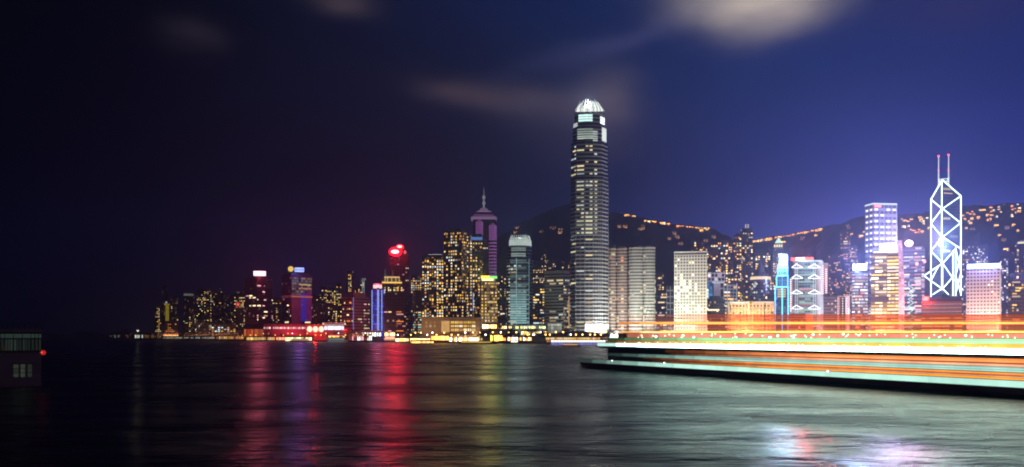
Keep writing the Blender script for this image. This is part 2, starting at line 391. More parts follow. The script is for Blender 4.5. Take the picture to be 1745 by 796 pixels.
# ---------------------------------------------------- far western end (distant; edge darkening put into walls and windows)
dk = (0.012, 0.010, 0.010)
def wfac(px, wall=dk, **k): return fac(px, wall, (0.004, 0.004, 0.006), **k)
RD = ((AMBER, 1.2), (GOLD, 1.2), (WARM, 1.0), ((0.9, 0.9, 0.4), 0.9))
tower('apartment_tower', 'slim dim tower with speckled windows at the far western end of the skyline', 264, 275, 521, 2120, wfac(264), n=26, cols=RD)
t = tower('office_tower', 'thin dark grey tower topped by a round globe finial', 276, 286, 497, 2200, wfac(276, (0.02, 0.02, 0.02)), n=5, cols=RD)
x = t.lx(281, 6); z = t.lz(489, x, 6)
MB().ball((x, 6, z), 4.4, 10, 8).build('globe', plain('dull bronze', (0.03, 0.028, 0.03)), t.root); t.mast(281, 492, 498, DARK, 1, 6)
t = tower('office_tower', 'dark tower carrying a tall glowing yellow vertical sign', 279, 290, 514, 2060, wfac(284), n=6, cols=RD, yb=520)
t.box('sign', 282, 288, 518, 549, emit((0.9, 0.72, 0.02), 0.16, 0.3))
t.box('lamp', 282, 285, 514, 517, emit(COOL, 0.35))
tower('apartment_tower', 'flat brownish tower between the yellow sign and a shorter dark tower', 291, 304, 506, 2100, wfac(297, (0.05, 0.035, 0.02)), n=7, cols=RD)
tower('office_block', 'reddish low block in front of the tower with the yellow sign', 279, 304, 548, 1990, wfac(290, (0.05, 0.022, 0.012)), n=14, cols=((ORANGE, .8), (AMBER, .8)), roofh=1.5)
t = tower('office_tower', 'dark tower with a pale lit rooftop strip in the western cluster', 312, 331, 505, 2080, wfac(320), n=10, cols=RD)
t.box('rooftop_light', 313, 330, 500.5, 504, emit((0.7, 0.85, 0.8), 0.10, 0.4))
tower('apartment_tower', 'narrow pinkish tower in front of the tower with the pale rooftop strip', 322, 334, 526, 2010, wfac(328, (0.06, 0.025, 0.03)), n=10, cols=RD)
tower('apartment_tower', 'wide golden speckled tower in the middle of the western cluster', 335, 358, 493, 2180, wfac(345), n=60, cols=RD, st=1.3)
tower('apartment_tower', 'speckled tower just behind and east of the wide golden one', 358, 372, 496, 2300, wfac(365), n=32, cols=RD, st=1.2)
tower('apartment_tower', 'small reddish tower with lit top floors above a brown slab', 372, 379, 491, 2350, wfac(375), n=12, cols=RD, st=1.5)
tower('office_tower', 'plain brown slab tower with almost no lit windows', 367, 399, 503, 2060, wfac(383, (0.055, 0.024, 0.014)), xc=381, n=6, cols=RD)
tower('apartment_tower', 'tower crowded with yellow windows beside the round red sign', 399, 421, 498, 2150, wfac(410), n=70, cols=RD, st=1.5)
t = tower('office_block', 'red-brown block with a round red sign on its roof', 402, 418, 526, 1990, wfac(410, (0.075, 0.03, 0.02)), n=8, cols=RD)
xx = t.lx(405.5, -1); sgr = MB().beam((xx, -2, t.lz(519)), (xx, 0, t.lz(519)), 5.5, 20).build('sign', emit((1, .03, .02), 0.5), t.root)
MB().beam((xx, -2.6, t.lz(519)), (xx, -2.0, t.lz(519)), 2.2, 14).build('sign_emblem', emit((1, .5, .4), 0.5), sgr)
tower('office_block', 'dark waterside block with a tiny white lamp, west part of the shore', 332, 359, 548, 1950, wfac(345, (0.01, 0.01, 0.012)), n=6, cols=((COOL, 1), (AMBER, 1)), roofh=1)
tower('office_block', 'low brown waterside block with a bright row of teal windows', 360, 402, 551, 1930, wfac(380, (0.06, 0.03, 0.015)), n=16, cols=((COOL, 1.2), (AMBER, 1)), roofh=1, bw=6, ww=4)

# ---------------------------------------------------- red-lit western towers
t = T('office_tower', 'dark red tower with a glowing white sign box on its roof', 'tower', 417, 465, 474, 1760, 438)
t.body(fac(440, (0.055, 0.012, 0.016), (0.012, 0.006, 0.008), fh=5, bw=4, litp=.04, lit=WARM)); t.roof(DARK, 4); t.lights(22, [(WARM, 1.4), (PINK, 1.2)], 480, 560, run=3)
t.box('rooftop_sign', 432, 453, 462, 470, emit((1, 0.70, 0.70), 1.6), ly=4)
t.glow(442, 466, (1, .08, .22), .12, r=9); t.flood((1, .08, .12), 70000, ly=-60, aim=45)  # red area light added to redden this facade
for px in (435, 442, 449): t.box('sign_strut', px, px + 1, 470, 475, DARK, ly=5)
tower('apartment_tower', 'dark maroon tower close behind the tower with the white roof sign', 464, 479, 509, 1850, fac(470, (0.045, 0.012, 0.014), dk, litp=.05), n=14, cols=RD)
t = T('office_tower', 'red and purple lit tower with a yellow and a blue roof sign', 'tower', 480, 532, 467, 1670, 496)
t.body(fac(500, (0.10, 0.018, 0.03), (0.02, 0.006, 0.02), fh=5, bw=4.5, wf=.7, litp=.05, lit=PINK)); t.roof(DARK, 3)
pr = [(t.faces[1], t.poly[1], t.poly[2])][0]
def on_face(t, fi, a, b, za, zb, mat, name, out=0.3, poly=None):
    """flat panel on face fi of t between fractions a and b of its length"""
    poly = poly or t.poly
    p, q = Vector(poly[fi]), Vector(poly[(fi + 1) % len(poly)]); d = (q - p).normalized(); nrm = Vector((d.y, -d.x))
    A, B = p + (q - p) * a + nrm * out, p + (q - p) * b + nrm * out; C, D = B - nrm * (out + .2), A - nrm * (out + .2)
    return MB().prism([(A.x, A.y), (B.x, B.y), (C.x, C.y), (D.x, D.y)], t.lz(zb), t.lz(za)).build(name, mat, t.root)
def lit_face(c, s, **k): return facade((0.06, 0.03, 0.05), (0.02, 0.02, 0.03), lit=c, ls=s, litp=k.pop('litp', .8), **k)
on_face(t, 1, .03, .97, 472, 502, lit_face((0.75, 0.62, 0.5), .2, fh=5, bw=5, wf=.8, hf=.7), 'lit_panel')
on_face(t, 1, .38, .95, 483, 485.5, emit((1, .72, .3), .35), 'light_strip', .6); on_face(t, 1, .35, .95, 489.5, 491.5, emit((1, .35, .2), .35), 'light_strip', .6)
on_face(t, 1, .45, .72, 499, 548, emit((0.10, 0.05, 0.9), .20, .3), 'lit_panel', .5)
on_face(t, 1, .72, .97, 496, 548, emit((0.55, 0.03, 0.35), .14, .3), 'lit_panel', .5)
on_face(t, 1, .03, .45, 508, 552, emit((0.55, 0.03, 0.12), .10, .3), 'lit_panel', .5)
on_face(t, 0, .0, 1, 503, 507, emit((0.8, 0.15, 0.15), .09, .4), 'light_strip', .4); on_face(t, 1, .0, 1, 503.5, 506.5, emit((1, 0.25, 0.2), .28, .4), 'light_strip', .6)
xx = t.lx(495.5, 6); MB().beam((xx, 5, t.lz(458)), (xx, 7, t.lz(458)), 5.2, 18).build('rooftop_emblem', emit((1, .66, .05), .75), t.root)
rs = t.box('rooftop_sign', 502, 518, 456, 463, emit((0.45, 0.55, 1), 1.2), ly=5)
for i in range(5): t.box('sign_letter', 503.2 + i * 2.9, 505.3 + i * 2.9, 457.3, 461.8, emit((0.08, 0.15, 1), .9), ly=4.6, d=.3, parent=rs)
t.lights(14, [(WARM, 1.4)], 515, 558, run=4); t.flood((1, .07, .14), 70000, ly=-60, aim=40); t.glow(510, 459, (.16, .2, 1), .06, r=6); t.glow(512, 520, (.7, .03, .3), .03, ly=-30)  # red flood and low magenta lamp added to redden the walls
for (a, b, yt, Y, n, wall, lab) in [
    (532, 545, 505, 1760, 12, (.05, .014, .016), 'red-brown block at the east foot of the red and purple tower'),
    (545, 557, 489, 1950, 30, (.03, .015, .014), 'yellow speckled tower set back behind the red-brown block'),
    (556, 572, 492, 1900, 52, (.03, .017, .014), 'tower dense with bright yellow windows behind the ferry terminal'),
    (573, 582, 485, 1950, 34, (.03, .015, .016), 'narrow yellow speckled tower beside a taller slim one'),
    (590, 602, 463, 1960, 46, (.03, .016, .02), 'tall slim tower with a column of yellow windows'),
    (604, 613, 489, 1900, 16, (.03, .016, .02), 'dim stubby tower behind the pink lit block'),
    (551, 566, 520, 1640, 6, (.07, .02, .02), 'low red block behind the ferry terminal roof'),
    (567, 583, 524, 1600, 12, (.08, .03, .035), 'pinkish low block touching the pink lit tower'),
    (534, 551, 522, 1630, 8, (.065, .014, .016), 'dark red low block next to the round white lamps')]:
    tower('apartment_tower' if yt < 510 else 'office_block', lab, a, b, yt, Y, fac(a, wall, dk, litp=.08), n=n, cols=RD, st=1.3)
t = T('office_tower', 'slim tower with two bright vertical light lines behind the blue tower', 'tower', 614, 624, 474, 1900)
t.body(fac(615, (.03, .016, .02), dk)); t.roof(DARK); t.lights(12, RD, 480, 560)
for px in (617.5, 620.5): t.tube('light_tube', (px, 474), (px, 500), emit((.5, .7, .85), .35), .7)
t = T('office_tower', 'pink lit office tower with pale horizontal window bands', 'tower', 582, 630, 506, 1500, 601.5)
t.body(fac(610, (0.24, 0.095, 0.09), (0.02, 0.01, 0.012), fh=5.2, bw=60, wf=1, hf=.5, litp=0)); t.roof(plain('pink plaster', (.26, .09, .09)), 8, .3)
t.lights(10, [(WARM, 1.2), (ORANGE, 1)], 510, 560, fh=5.2, run=3, faces=[0]); t.lights(14, [(WARM, .8), (PINK, .6)], 512, 562, fh=5.2, run=4, faces=[1])
on_face(t, 1, .0, .035, 507, 562, emit((.35, .25, 1), .5), 'light_tube'); 
t.flood((1, .38, .36), 40000, ly=-70, aim=50, px=616)
# blue neon tower
t = T('office_tower', 'slim tower with deep blue face outlined by white vertical neon', 'tower', 633.5, 655, 492, 1470, 644)
t.body(facade((0.02, 0.03, 0.16), (0.01, 0.015, 0.05), fh=5, bw=3, wf=.7, litp=.75, lit=(0.03, 0.05, 1), ls=.9)); t.roof(DARK, 2)
for fi, a in ((0, .03), (0, .93), (1, .06), (1, .55), (1, .93)): on_face(t, fi, a, a + .07, 494, 563, emit((.35, .45, 1), 1.0), 'neon_tube', .5)
t.box('crown_sign', 636, 651, 486, 491.5, emit((1, .72, .66), .8), ly=3); t.glow(643, 485, (.8, .12, .2), .06); t.box('crown_light', 636, 651, 483.5, 486, emit((1, .12, .12), .5), ly=3.4)
tower('office_tower', 'wide dark plain tower right behind the golden waterside pavilion', 654, 701, 500, 1440, fac(670, (0.05, 0.03, 0.035), (.012, .01, .012), fh=5, bw=5, litp=.03), xc=692, n=12, cols=((WARM, .9), (PINK, .7), (ORANGE, .8)), run=4)
# red signed tower with curved top
t = T('office_tower', 'dark round-topped tower with glowing red oval signs', 'tower', 663, 697, 436, 1720)
t.body(fac(680, (0.035, 0.014, 0.02), (.01, .006, .01), fh=5, bw=5, litp=.06, lit=PINK))
nseg = 10; ax, bx = t.lx(663), t.lx(697)
pv = [(ax + (bx - ax) * i / nseg, t.zt + (t.lz(418) - t.zt) * math.sin(math.pi * min(1, (i / nseg) * .82 + .16))) for i in range(nseg + 1)]
mb = MB()
for d0 in (0.2, 30): mb.face([(x, d0, t.zt - .1) for x in (ax, bx)] + [(x, d0, z) for x, z in reversed(pv)])
for (xa, za), (xb, zb_) in zip(pv[:-1], pv[1:]): mb.face([(xa, .2, za), (xb, .2, zb_), (xb, 30, zb_), (xa, 30, za)])
mb.build('roof', plain('dark red cladding', (.05, .012, .014)), t.root)
def oval(t, name, cx, cy, rx, ry, mat, ly, d=1.5, parent=None):
    X, Z = t.lx(cx, ly), t.lz(cy, 0, ly); a = (t.lx(cx + rx, ly) - X); b = t.lz(cy - ry, 0, ly) - Z; m = MB(); n = 24
    r0 = [(X + a * math.cos(2 * math.pi * k / n), ly, Z + b * math.sin(2 * math.pi * k / n)) for k in range(n)]; r1 = [(x, ly + d, z) for x, _, z in r0]
    m.face(r0); m.face(r1[::-1])
    for k in range(n): m.face([r1[k], r1[(k + 1) % n], r0[(k + 1) % n], r0[k]])
    return m.build(name, mat, parent or t.root)
sgn = oval(t, 'rooftop_sign', 674, 429, 11.5, 8.0, emit((1, .002, .004), 2.6), -3)
oval(t, 'sign_panel', 673, 429, 6.8, 2.9, emit((1, .62, .55), 3), -3.8, .8, sgn)
sg2 = oval(t, 'rooftop_sign', 681.5, 421, 7, 4.6, emit((1, .003, .005), 1.8), -1.4); oval(t, 'sign_panel', 681, 420.3, 4.2, 1.9, emit((1, .6, .5), 2.2), -2.2, .8, sg2)
oval(t, 'rooftop_sign', 690, 429.5, 2.2, 3.2, emit((.9, .2, .15), .7), -1.5)
t.lights(26, [(PINK, .7), (WARM, .7)], 446, 560); t.glow(674, 429, (1, .012, .06), .48, r=9)
t = T('office_tower', 'stepped tower with a golden lit crown and twin antennas', 'tower', 648, 686, 484, 1600)
t.body(fac(665, (0.06, 0.03, 0.03), (.012, .01, .01), litp=.1, lit=AMBER)); t.lights(24, RD, 488, 500, st=1.2)
t.box('crown_tier', 651, 684, 477, 484, plain('gold stone', (.3, .2, .1)), ly=3, d=18); t.box('crown_tier', 654, 681, 470, 477.2, plain('gold stone', (.3, .2, .1)), ly=6, d=14)
t.box('light_strip', 651, 685, 480.5, 482.6, emit((1, .6, .12), 1.1), ly=1.5, d=1); t.box('light_strip', 655, 681, 471.5, 473.4, emit((1, .7, .3), .7), ly=5, d=.8)
for px in (656, 660, 667, 674, 680): t.box('crown_lamp', px, px + 1, 473, 480, emit((1, .75, .25), .7), ly=2, d=.8)
t.mast(656.5, 458, 471, emit((.8, .6, .4), .12), .9, 10, 'antenna'); t.mast(669, 460, 471, emit((.8, .6, .4), .12), .9, 10, 'antenna')

# ---------------------------------------------------- mid west: golden apartments and hotel
tower('apartment_tower', 'grey blank-sided tower with golden windows around its top', 700, 722, 472, 1520, fac(710, (.05, .04, .04), dk, litp=.15), n=34, cols=RES, yb=500)
tower('office_tower', 'narrow grey tower with teal windows low on its side', 704, 722, 497, 1400, fac(710, (.10, .085, .085), (.015, .015, .015), litp=.03), xc=708, n=26, cols=((TEAL, .9), (WARM, .7)), yb=568, lya=528, run=2)
t = T('apartment_tower', 'wide tower of golden windows under a bright white roof bar', 'tower', 719, 756, 437, 1350)
t.body(fac(740, (.05, .035, .025), dk, fh=4.2, bw=3.6, litp=.32, lit=AMBER, ls=.9)); t.roof(DARK, 3); t.lights(96, RES, 441, 541, fh=4.2, bw=3.6, st=1.25, cl=.25)
t.box('rooftop_light', 730, 753, 433.5, 437, emit(WHITE, .75), ly=2); t.box('parapet', 719, 756, 436.5, 438.5, DARK, ly=-.6, d=1)
t = T('hotel_tower', 'tallest dark tower of golden windows west of the purple spire', 'tower', 756, 798, 394, 1310, 787)
t.body(fac(775, (.03, .024, .02), dk, fh=4.4, bw=3.8, litp=.26, lit=AMBER, ls=.9)); t.roof(DARK, 4, .2); t.lights(98, RES, 398, 541, fh=4.4, bw=3.8, st=1.2, cl=.35)
for px in (764, 771, 779): t.box('roof_plant', px, px + 5, 390, 394.2, DARK, ly=8, d=12)
t = T('hotel_tower', 'dark tower with a thin blue strip round its roof edge', 'tower', 796, 823, 402, 1345)
t.body(fac(800, (.028, .026, .03), dk, fh=4.4, bw=3.8, litp=.14, lit=AMBER, ls=.8)); t.roof(DARK, 3); t.lights(56, RES, 412, 545, fh=4.4, bw=3.8, cl=.6, st=.9)
t.box('rooftop_light', 802, 822, 404, 409, emit((.12, .28, .75), .45, .3)); t.tube('light_tube', (806.5, 500), (806.5, 530), emit((.4, .55, 1), .8), .5)
t = T('hotel_podium', 'broad hotel podium with large golden glass front facing the water', 'building', 718, 818, 543, 1262, depth=30)
t.body(plain('podium stone', (.20, .14, .09), .7)); t.box('roof', 716, 821, 541, 543.4, plain('podium stone', (.20, .14, .09), .7), ly=-3, d=36)
for (a, b, ya, yb, c, e) in [(752, 766, 547, 566, (1, .55, .16), .75)]: t.box('glass_hall', a, b, ya, yb, emit(c, e * .6, .3), ly=-.5)
for r, (ya, yb) in enumerate([(547.5, 551.5), (554, 557.5), (560, 564.5)]):
    for i in range(12):
        px = 725 + i * 7.2
        if 748 < px < 766: continue
        if px < 750 and (r == 2 or R.random() < .2): continue
        c, e = R.choice(((GOLD, .9), (AMBER, .8), (WARM, 1.1))); e *= R.choice((.5, .8, 1)) * (1.0 if px > 766 else .35)
        w = t.box('window', px, px + (5.8 if px > 766 else 3), ya, yb, emit(c, e), ly=-.3, d=.8)
        if px > 766: MB().box(t.lx(px + 2.8, -.6), t.lx(px + 3.1, -.6), -.6, -.3, t.lz(yb), t.lz(ya)).build('mullion', DARK, w)
for px in (768, 779, 790, 801): t.box('column', px - .9, px + .1, 545, 570, plain('podium stone', (.20, .14, .09)), ly=-1.2, d=1)

# ---------------------------------------------------- the purple spired tower
t = T('office_tower', 'purple lit tower with stepped pyramid crown and tall ball-jointed spire', 'tower', 806, 845, 374, 1520)
cxm = 824.5; d = 40
pm = plain('violet glass', (.035, .018, .05), .3)
t.body(facade((.035, .02, .045), (.012, .008, .02), fh=5, bw=4, litp=.04, lit=PURPLE, ls=.4))
xc_ = t.lx(cxm, 20)
def pyr(ya, yb, wa, wb, name, mat):
    za, zb = t.lz(ya, 0, 20), t.lz(yb, 0, 20); ka = (t.lx(cxm + wa, 20) - xc_); kb = (t.lx(cxm + wb, 20) - xc_)
    q = lambda k: [(xc_ - k, 20 - k), (xc_ + k, 20 - k), (xc_ + k, 20 + k), (xc_ - k, 20 + k)]
    return MB().prism(q(kb), zb, za, q(ka)).build(name, mat, t.root)
pyr(372, 374, 21, 21.8, 'crown_eave', emit((.42, .25, .46), .30)); pyr(367, 372, 15, 19.5, 'crown_tier', emit((.36, .12, .40), .2, .3)); pyr(363, 367, 12.5, 14.5, 'crown_tier', pm)
pyr(361.2, 363, 11.5, 13, 'crown_eave', emit((.45, .3, .5), .32)); pyr(355, 361.2, 4.5, 9, 'crown_tier', emit((.38, .22, .42), .26, .3))
sp = emit((.6, .58, .62), .22)
spr = MB().beam((xc_, 20, t.lz(356, 0, 20)), (xc_, 20, t.lz(336, 0, 20)), 1.7, 8, 1.1).build('spire', sp, t.root)
MB().beam((xc_, 20, t.lz(336, 0, 20)), (xc_, 20, t.lz(320, 0, 20)), .8, 6, .35).build('spire_tip', sp, spr)
for y in (336.5, 346.5): MB().ball((xc_, 20, t.lz(y, 0, 20)), 3.1, 10, 8).build('spire_ball', sp, spr)
for (a, b, ytop, ybot) in ((811, 823, 378, 404), (833.5, 846, 384, 480)):
    ca = (t.lx(a) + t.lx(b)) / 2; r = (t.lx(b) - t.lx(a)) / 2
    circ = lambda k: [(ca + k * math.cos(u), 1 + k * math.sin(u)) for u in [math.pi + math.pi * i / 8 for i in range(9)]]
    MB().prism(circ(r), 0, t.lz(ytop)).build('round_bay', pm, t.root)
    MB().prism(circ(r * .9), t.lz(ytop) - .1, t.lz(ytop - 4), circ(r * .25)).build('bay_cap', emit((.36, .14, .40), .2), t.root)
    y = ytop + 1
    while y < ybot:
        MB().prism(circ(r + .5), t.lz(y + 1.15), t.lz(y)).build('light_ring', emit((.55, .17, .62), .42 if y < 412 else .55), t.root)
        y += 2.6 if y < 408 else 5.5
t.lights(5, [(WARM, .6)], 415, 425, run=3)
# golden tower with green and yellow glow
t = T('office_tower', 'golden lit tower with green and yellow lights on its roof edge', 'tower', 819, 848, 474, 1300)
t.body(facade((.26, .19, .10), (.02, .018, .015), fh=4.6, bw=4.4, wf=.65, hf=.6, litp=.6, lit=(1, .72, .3), ls=.45)); t.roof(plain('tower stone', (.26, .19, .10)), 3)
t.box('crown_light', 820, 834, 470, 474.5, emit((1, .62, .05), 2.0), ly=-1); t.box('crown_light', 834.5, 847, 471, 474.5, emit((.25, 1, .2), 1.2), ly=-1); t.box('crown_sign', 821, 841, 474.8, 478.5, emit((1, .85, .4), 1.5), ly=-.8)
t.lights(46, [(GOLD, .9), (WARM, .9)], 480, 560, fh=4.6, bw=4.4); t.flood((1, .68, .3), 16000, ly=-40, aim=50); t.glow(827, 467, (1, .70, .16), .075, ly=4, r=8); t.glow(843, 468, (.25, 1, .2), .035, ly=4, r=8)
for (a, b, yt, Y, n, wall, lab) in [
    (848, 866, 470, 1650, 26, (.03, .028, .028), 'dim tower showing between the golden tower and the crowned teal tower'),
    (852, 866, 515, 1400, 10, (.045, .045, .05), 'short grey tower at the foot of the crowned teal tower'),
    (908, 926, 448, 1750, 50, (.025, .022, .022), 'tower of yellow windows just east of the crowned teal tower'),
    (922, 934, 432, 1900, 36, (.025, .02, .02), 'slim tower with golden top floors behind the grey banded tower'),
    (934, 948, 444, 1800, 36, (.025, .02, .02), 'speckled tower right behind the roof of the grey banded tower'),
    (955, 974, 446, 1780, 44, (.025, .022, .022), 'speckled apartment tower tucked against the tallest skyscraper'),
    (908, 928, 486, 1330, 26, (.04, .04, .04), 'dark office block with long lit floors beside the crowned teal tower')]:
    tower('apartment_tower' if yt < 480 else 'office_block', lab, a, b, yt, Y, fac(a, wall, dk, litp=.12), n=n, cols=RES, run=3 if yt > 480 else 1, st=1.1)

# ---------------------------------------------------- finger-crowned towers (a small one and the tallest)
def crowned(name, label, Y, tiers, mats, xL, xR, facets, base_lights, finger_rows, crown, cat='skyscraper'):
    t = T(name, label, cat, xL, xR, tiers[-1][1], Y)
    xm = (xL + xR) / 2; S = (t.lx(xR) - t.lx(xL)); out = []
    def poly(k): return [(p[0] * S * k, S * .5 + (p[1] - .5) * S * k) for p in facets]
    t.pl = poly
    for i, (ya, yb, k) in enumerate(tiers):
        p = poly(k); m = MB().prism(p, 0 if i == 0 else t.lz(ya) - .0, t.lz(yb)); out.append(m.build('tower_tier', mats[min(i, len(mats) - 1)], t.root))
    return t, poly, S
FAC = [(-.5, .30), (-.36, .05), (-.12, 0.0), (.10, 0.02), (.24, .07), (.34, .12), (.5, .42), (.5, .72), (.36, .95), (-.36, .95), (-.5, .72)]
g1 = fac(1000, (.24, .245, .24), (.008, .011, .013), fh=5.2, bw=60, wf=1, hf=.66, litp=.0, rough=.4)
t, poly, S = crowned('skyscraper', 'tallest skyscraper with set-back tiers and a glowing white claw crown', 1160,
    [(0, 300, 1.0), (300, 240, .975), (240, 213, .89), (213, 189, .80)], [g1], 972, 1037, FAC, None, None, None)
big = t
ks = [(300, 572, 1.0), (242, 300, .975), (214, 241, .89), (191, 212, .80)]
# storeys lit as long ribbons: each a window of its own
t.faces = [0, 1, 2, 3, 4, 5]
t.lights(72, [((.82, .84, .55), .55), ((.9, .8, .45), .6), ((.8, .85, .75), .45)], 303, 400, fh=5.2, bw=4, ww=3.6, wh=1.9, run=9, poly=poly(1.0), cl=1.4, faces=[1, 2, 3])
t.lights(30, [((.9, .84, .5), .6), (WARM, .55), ((.75, .85, .8), .45)], 400, 566, fh=5.2, bw=4, ww=3.6, wh=1.9, run=7, poly=poly(1.0), cl=1.4, faces=[0, 1, 2, 3])
t.lights(22, [((.9, .8, .4), .7), (COOL, .5), (WARM, .6)], 244, 299, fh=5.2, bw=4, ww=3.6, wh=1.9, run=9, poly=poly(.975), cl=1.2, faces=[0, 1, 2, 3])
def band(t, P, fi, a, b, ya, yb, mat, name='lit_storey', out=.35): return on_face(t, fi, a, b, ya, yb, mat, name, out, P)
P8, P9 = poly(.80), poly(.89)
tl = emit((.62, .92, .84), 1.05, .25); wt = emit((.88, .95, .88), 1.3, .25)
for ya in (193, 197.3, 201.6):
    for fi in (1, 2): band(t, P8, fi, 0, 1, ya, ya + 3.3, tl)
    band(t, P8, 5, .1, 1, ya + 2, ya + 5.6, wt)
for ya in (218, 222, 226, 230, 233.5):
    for fi in (1, 2): band(t, P9, fi, .0, 1, ya, ya + 2.2, emit((.66, .78, .66), .26 + .09 * (ya - 214) / 6, .3))
    band(t, P9, 3, .0, 1, ya + 4, ya + 6.3, emit((.7, .8, .74), .5, .2))
    band(t, P9, 5, .2, 1, ya - 4, ya + 4.2 - 4 + 3.6, emit((.8, .88, .84), .75, .2))
for ya in (207, 210.5): band(t, P9, 0, .2, 1, ya, ya + 2.8, emit((.8, .9, .84), .5, .2)); 
# crown: a bright drum behind tapering fins, floodlight put into the fins' emission
t.glow(1003, 171, (.9, 1, .95), .12, ly=8, r=2.5)
Pa, Pb = poly(.78), poly(.52)
MB().prism(poly(.70), t.lz(189.5), t.lz(181.5)).build('crown_drum', emit((.95, 1, .93), .72, .2), t.root)
MB().prism(poly(.68), t.lz(181.5), t.lz(175.5), poly(.56)).build('crown_drum', emit((.9, .97, .9), .42, .25), t.root)
for fi in range(7):
    p, q = Vector(Pa[fi]), Vector(Pa[fi + 1]); p2, q2 = Vector(Pb[fi]), Vector(Pb[fi + 1]); n = max(2, int((q - p).length / 4.2))
    for i in range(n):
        u = (i + .5) / n; a, b = p.lerp(q, u), p2.lerp(q2, u)
        z0, z1, z2 = t.lz(190), t.lz(181.5), t.lz(167.5 if fi in (1, 2) else 168.5 + R.random() * 2); m = MB().beam((a.x, a.y, z0), (a.x, a.y, z1), .8, 4)
        zm = z1 + (z2 - z1) * .5; mid = a.lerp(b, .5); m.beam((a.x, a.y, z1), (mid.x, mid.y, zm), .85, 4); m.beam((mid.x, mid.y, zm), (b.x, b.y, z2 + 4 * R.random() - 1), .8, 4, .45)
        m.build('crown_fin', emit((.92, .98, .92), 1.0 if i % 2 else .32), t.root)
MB().box(*[c for c in (min(p[0] for p in P8), max(p[0] for p in P8))], S * .1, S * .9, t.lz(189.6), t.lz(188.6)).build('crown_ledge', DARK, t.root)
# bright flood-lit lobby base and eastern facets
for fi in (2, 3, 4, 5): band(t, poly(1.0), fi, .0, 1, 552, 567, facade((.6, .62, .58), (.3, .3, .28), fh=5, bw=3.4, wf=.75, hf=.8, litp=.9, lit=(.9, 1, .92), ls=.8), 'lobby_glazing', .5)
for fi in (1, 2, 3, 4, 5):
    P1 = poly(1.0); p, q = Vector(P1[fi]), Vector(P1[fi + 1]); L = (q - p).length; n = max(2, int(L / 6.5)); nrm = Vector(((q - p).y, -(q - p).x)).normalized()
    for i in range(n + 1):
        a = p.lerp(q, i / n) + nrm * .3; MB().beam((a.x, a.y, 1), (a.x, a.y, t.lz(304)), .2, 4).build('facade_mullion', plain('bright aluminium', (.30, .31, .30), .4), t.root)
t.flood((.92, .97, 1), 150000, ly=-40, aim=24, px=1052, size=(30, 8)); t.flood((.95, .97, 1), 200000, ly=-90, aim=110, px=1110, size=(30, 8))
# the smaller sister
g2 = facade((.10, .16, .16), (.014, .022, .024), fh=4.6, bw=60, wf=1, hf=.6, litp=0, rough=.4)
t, poly, S = crowned('skyscraper', 'mid height teal tower with a curved claw crown like the tallest one', 1240, [(0, 440, 1.0), (440, 418, .90)], [g2], 863, 909, FAC, None, None, None)
t.faces = [0, 1, 2, 3, 4, 5]; P1, P9 = poly(1.0), poly(.90)
for ya in (421.5, 425, 431, 434.5): 
    for fi in (1, 2, 3): band(t, P9, fi, 0, 1, ya, ya + 2.4, emit((.55, .72, .66), .22 if ya < 430 else .30, .3))
for i, ya in enumerate([442.5, 446, 455, 468, 471, 483, 487, 493, 497, 501, 505, 509, 513, 517, 521, 525, 529, 533, 537, 541, 545, 549]):
    lo = min(1, max(0, (ya - 480) / 50))
    for fi in (1, 2, 3): band(t, P1, fi, 0, 1, ya, ya + 2.5, emit((.45, .85, .85), .10 + .38 * lo, .45))
    if i % 2: band(t, P1, 4, 0, 1, ya, ya + 2.5, emit((.5, .8, .9), .10 + .2 * lo, .4))
t.lights(40, [(WARM, .5), (COOL, .5), ((.8, .9, .7), .5)], 446, 556, fh=4.6, bw=4, ww=3.2, wh=2.2, run=3, poly=P1, faces=[0, 1, 2, 3, 4], cl=1)
Pa, Pb = poly(.84), poly(.68)
MB().prism(poly(.78), t.lz(418.2), t.lz(409)).build('crown_drum', emit((.62, .78, .70), .45, .25), t.root); MB().prism(poly(.74), t.lz(409), t.lz(403.5), poly(.62)).build('crown_drum', emit((.62, .7, .66), .30, .3), t.root)
for fi in range(7):
    p, q = Vector(Pa[fi]), Vector(Pa[fi + 1]); p2, q2 = Vector(Pb[fi]), Vector(Pb[fi + 1]); n = max(2, int((q - p).length / 4.5))
    for i in range(n):
        u = (i + .5) / n; a, b = p.lerp(q, u), p2.lerp(q2, u); z0, z1, z2 = t.lz(420), t.lz(410), t.lz(399.5)
        MB().beam((a.x, a.y, z0), (a.x, a.y, z1), .8, 4).beam((a.x, a.y, z1), (b.x, b.y, z2), .8, 4, .5).build('crown_fin', emit((.75, .85, .8), .5), t.root)
for fi in (1, 4): band(t, P1, fi, .92, 1.0, 440, 560, emit((.55, .85, .95), .35), 'light_tube', .5)
t.flood((.6, 1, .95), 26000, ly=-50, aim=60); t.glow(886, 400, (.7, 1, .9), .05, ly=8, r=2)
t = T('office_tower', 'grey tower with fine horizontal bands west of the tallest skyscraper', 'tower', 928, 971, 463, 1240, 960)
t.body(facade((.26, .25, .21), (.02, .022, .02), fh=4.4, bw=60, wf=1, hf=.5, litp=0)); t.roof(plain('pale plant room', (.28, .24, .2)), 2, .02)
t.lights(36, [((.85, .9, .75), .45), (WARM, .5)], 470, 560, fh=4.4, bw=3.6, ww=2.8, wh=2, run=3, cl=1)
t.flood((.85, .95, .75), 16000, ly=-50, aim=60); t.tube('light_tube', (969.5, 505), (969.5, 560), emit((1, .6, .2), .55), .5, ly=-1)
t = T('glass_pavilion', 'small white lit glass cube in front of the grey banded tower', 'building', 933, 957, 552, 1130)
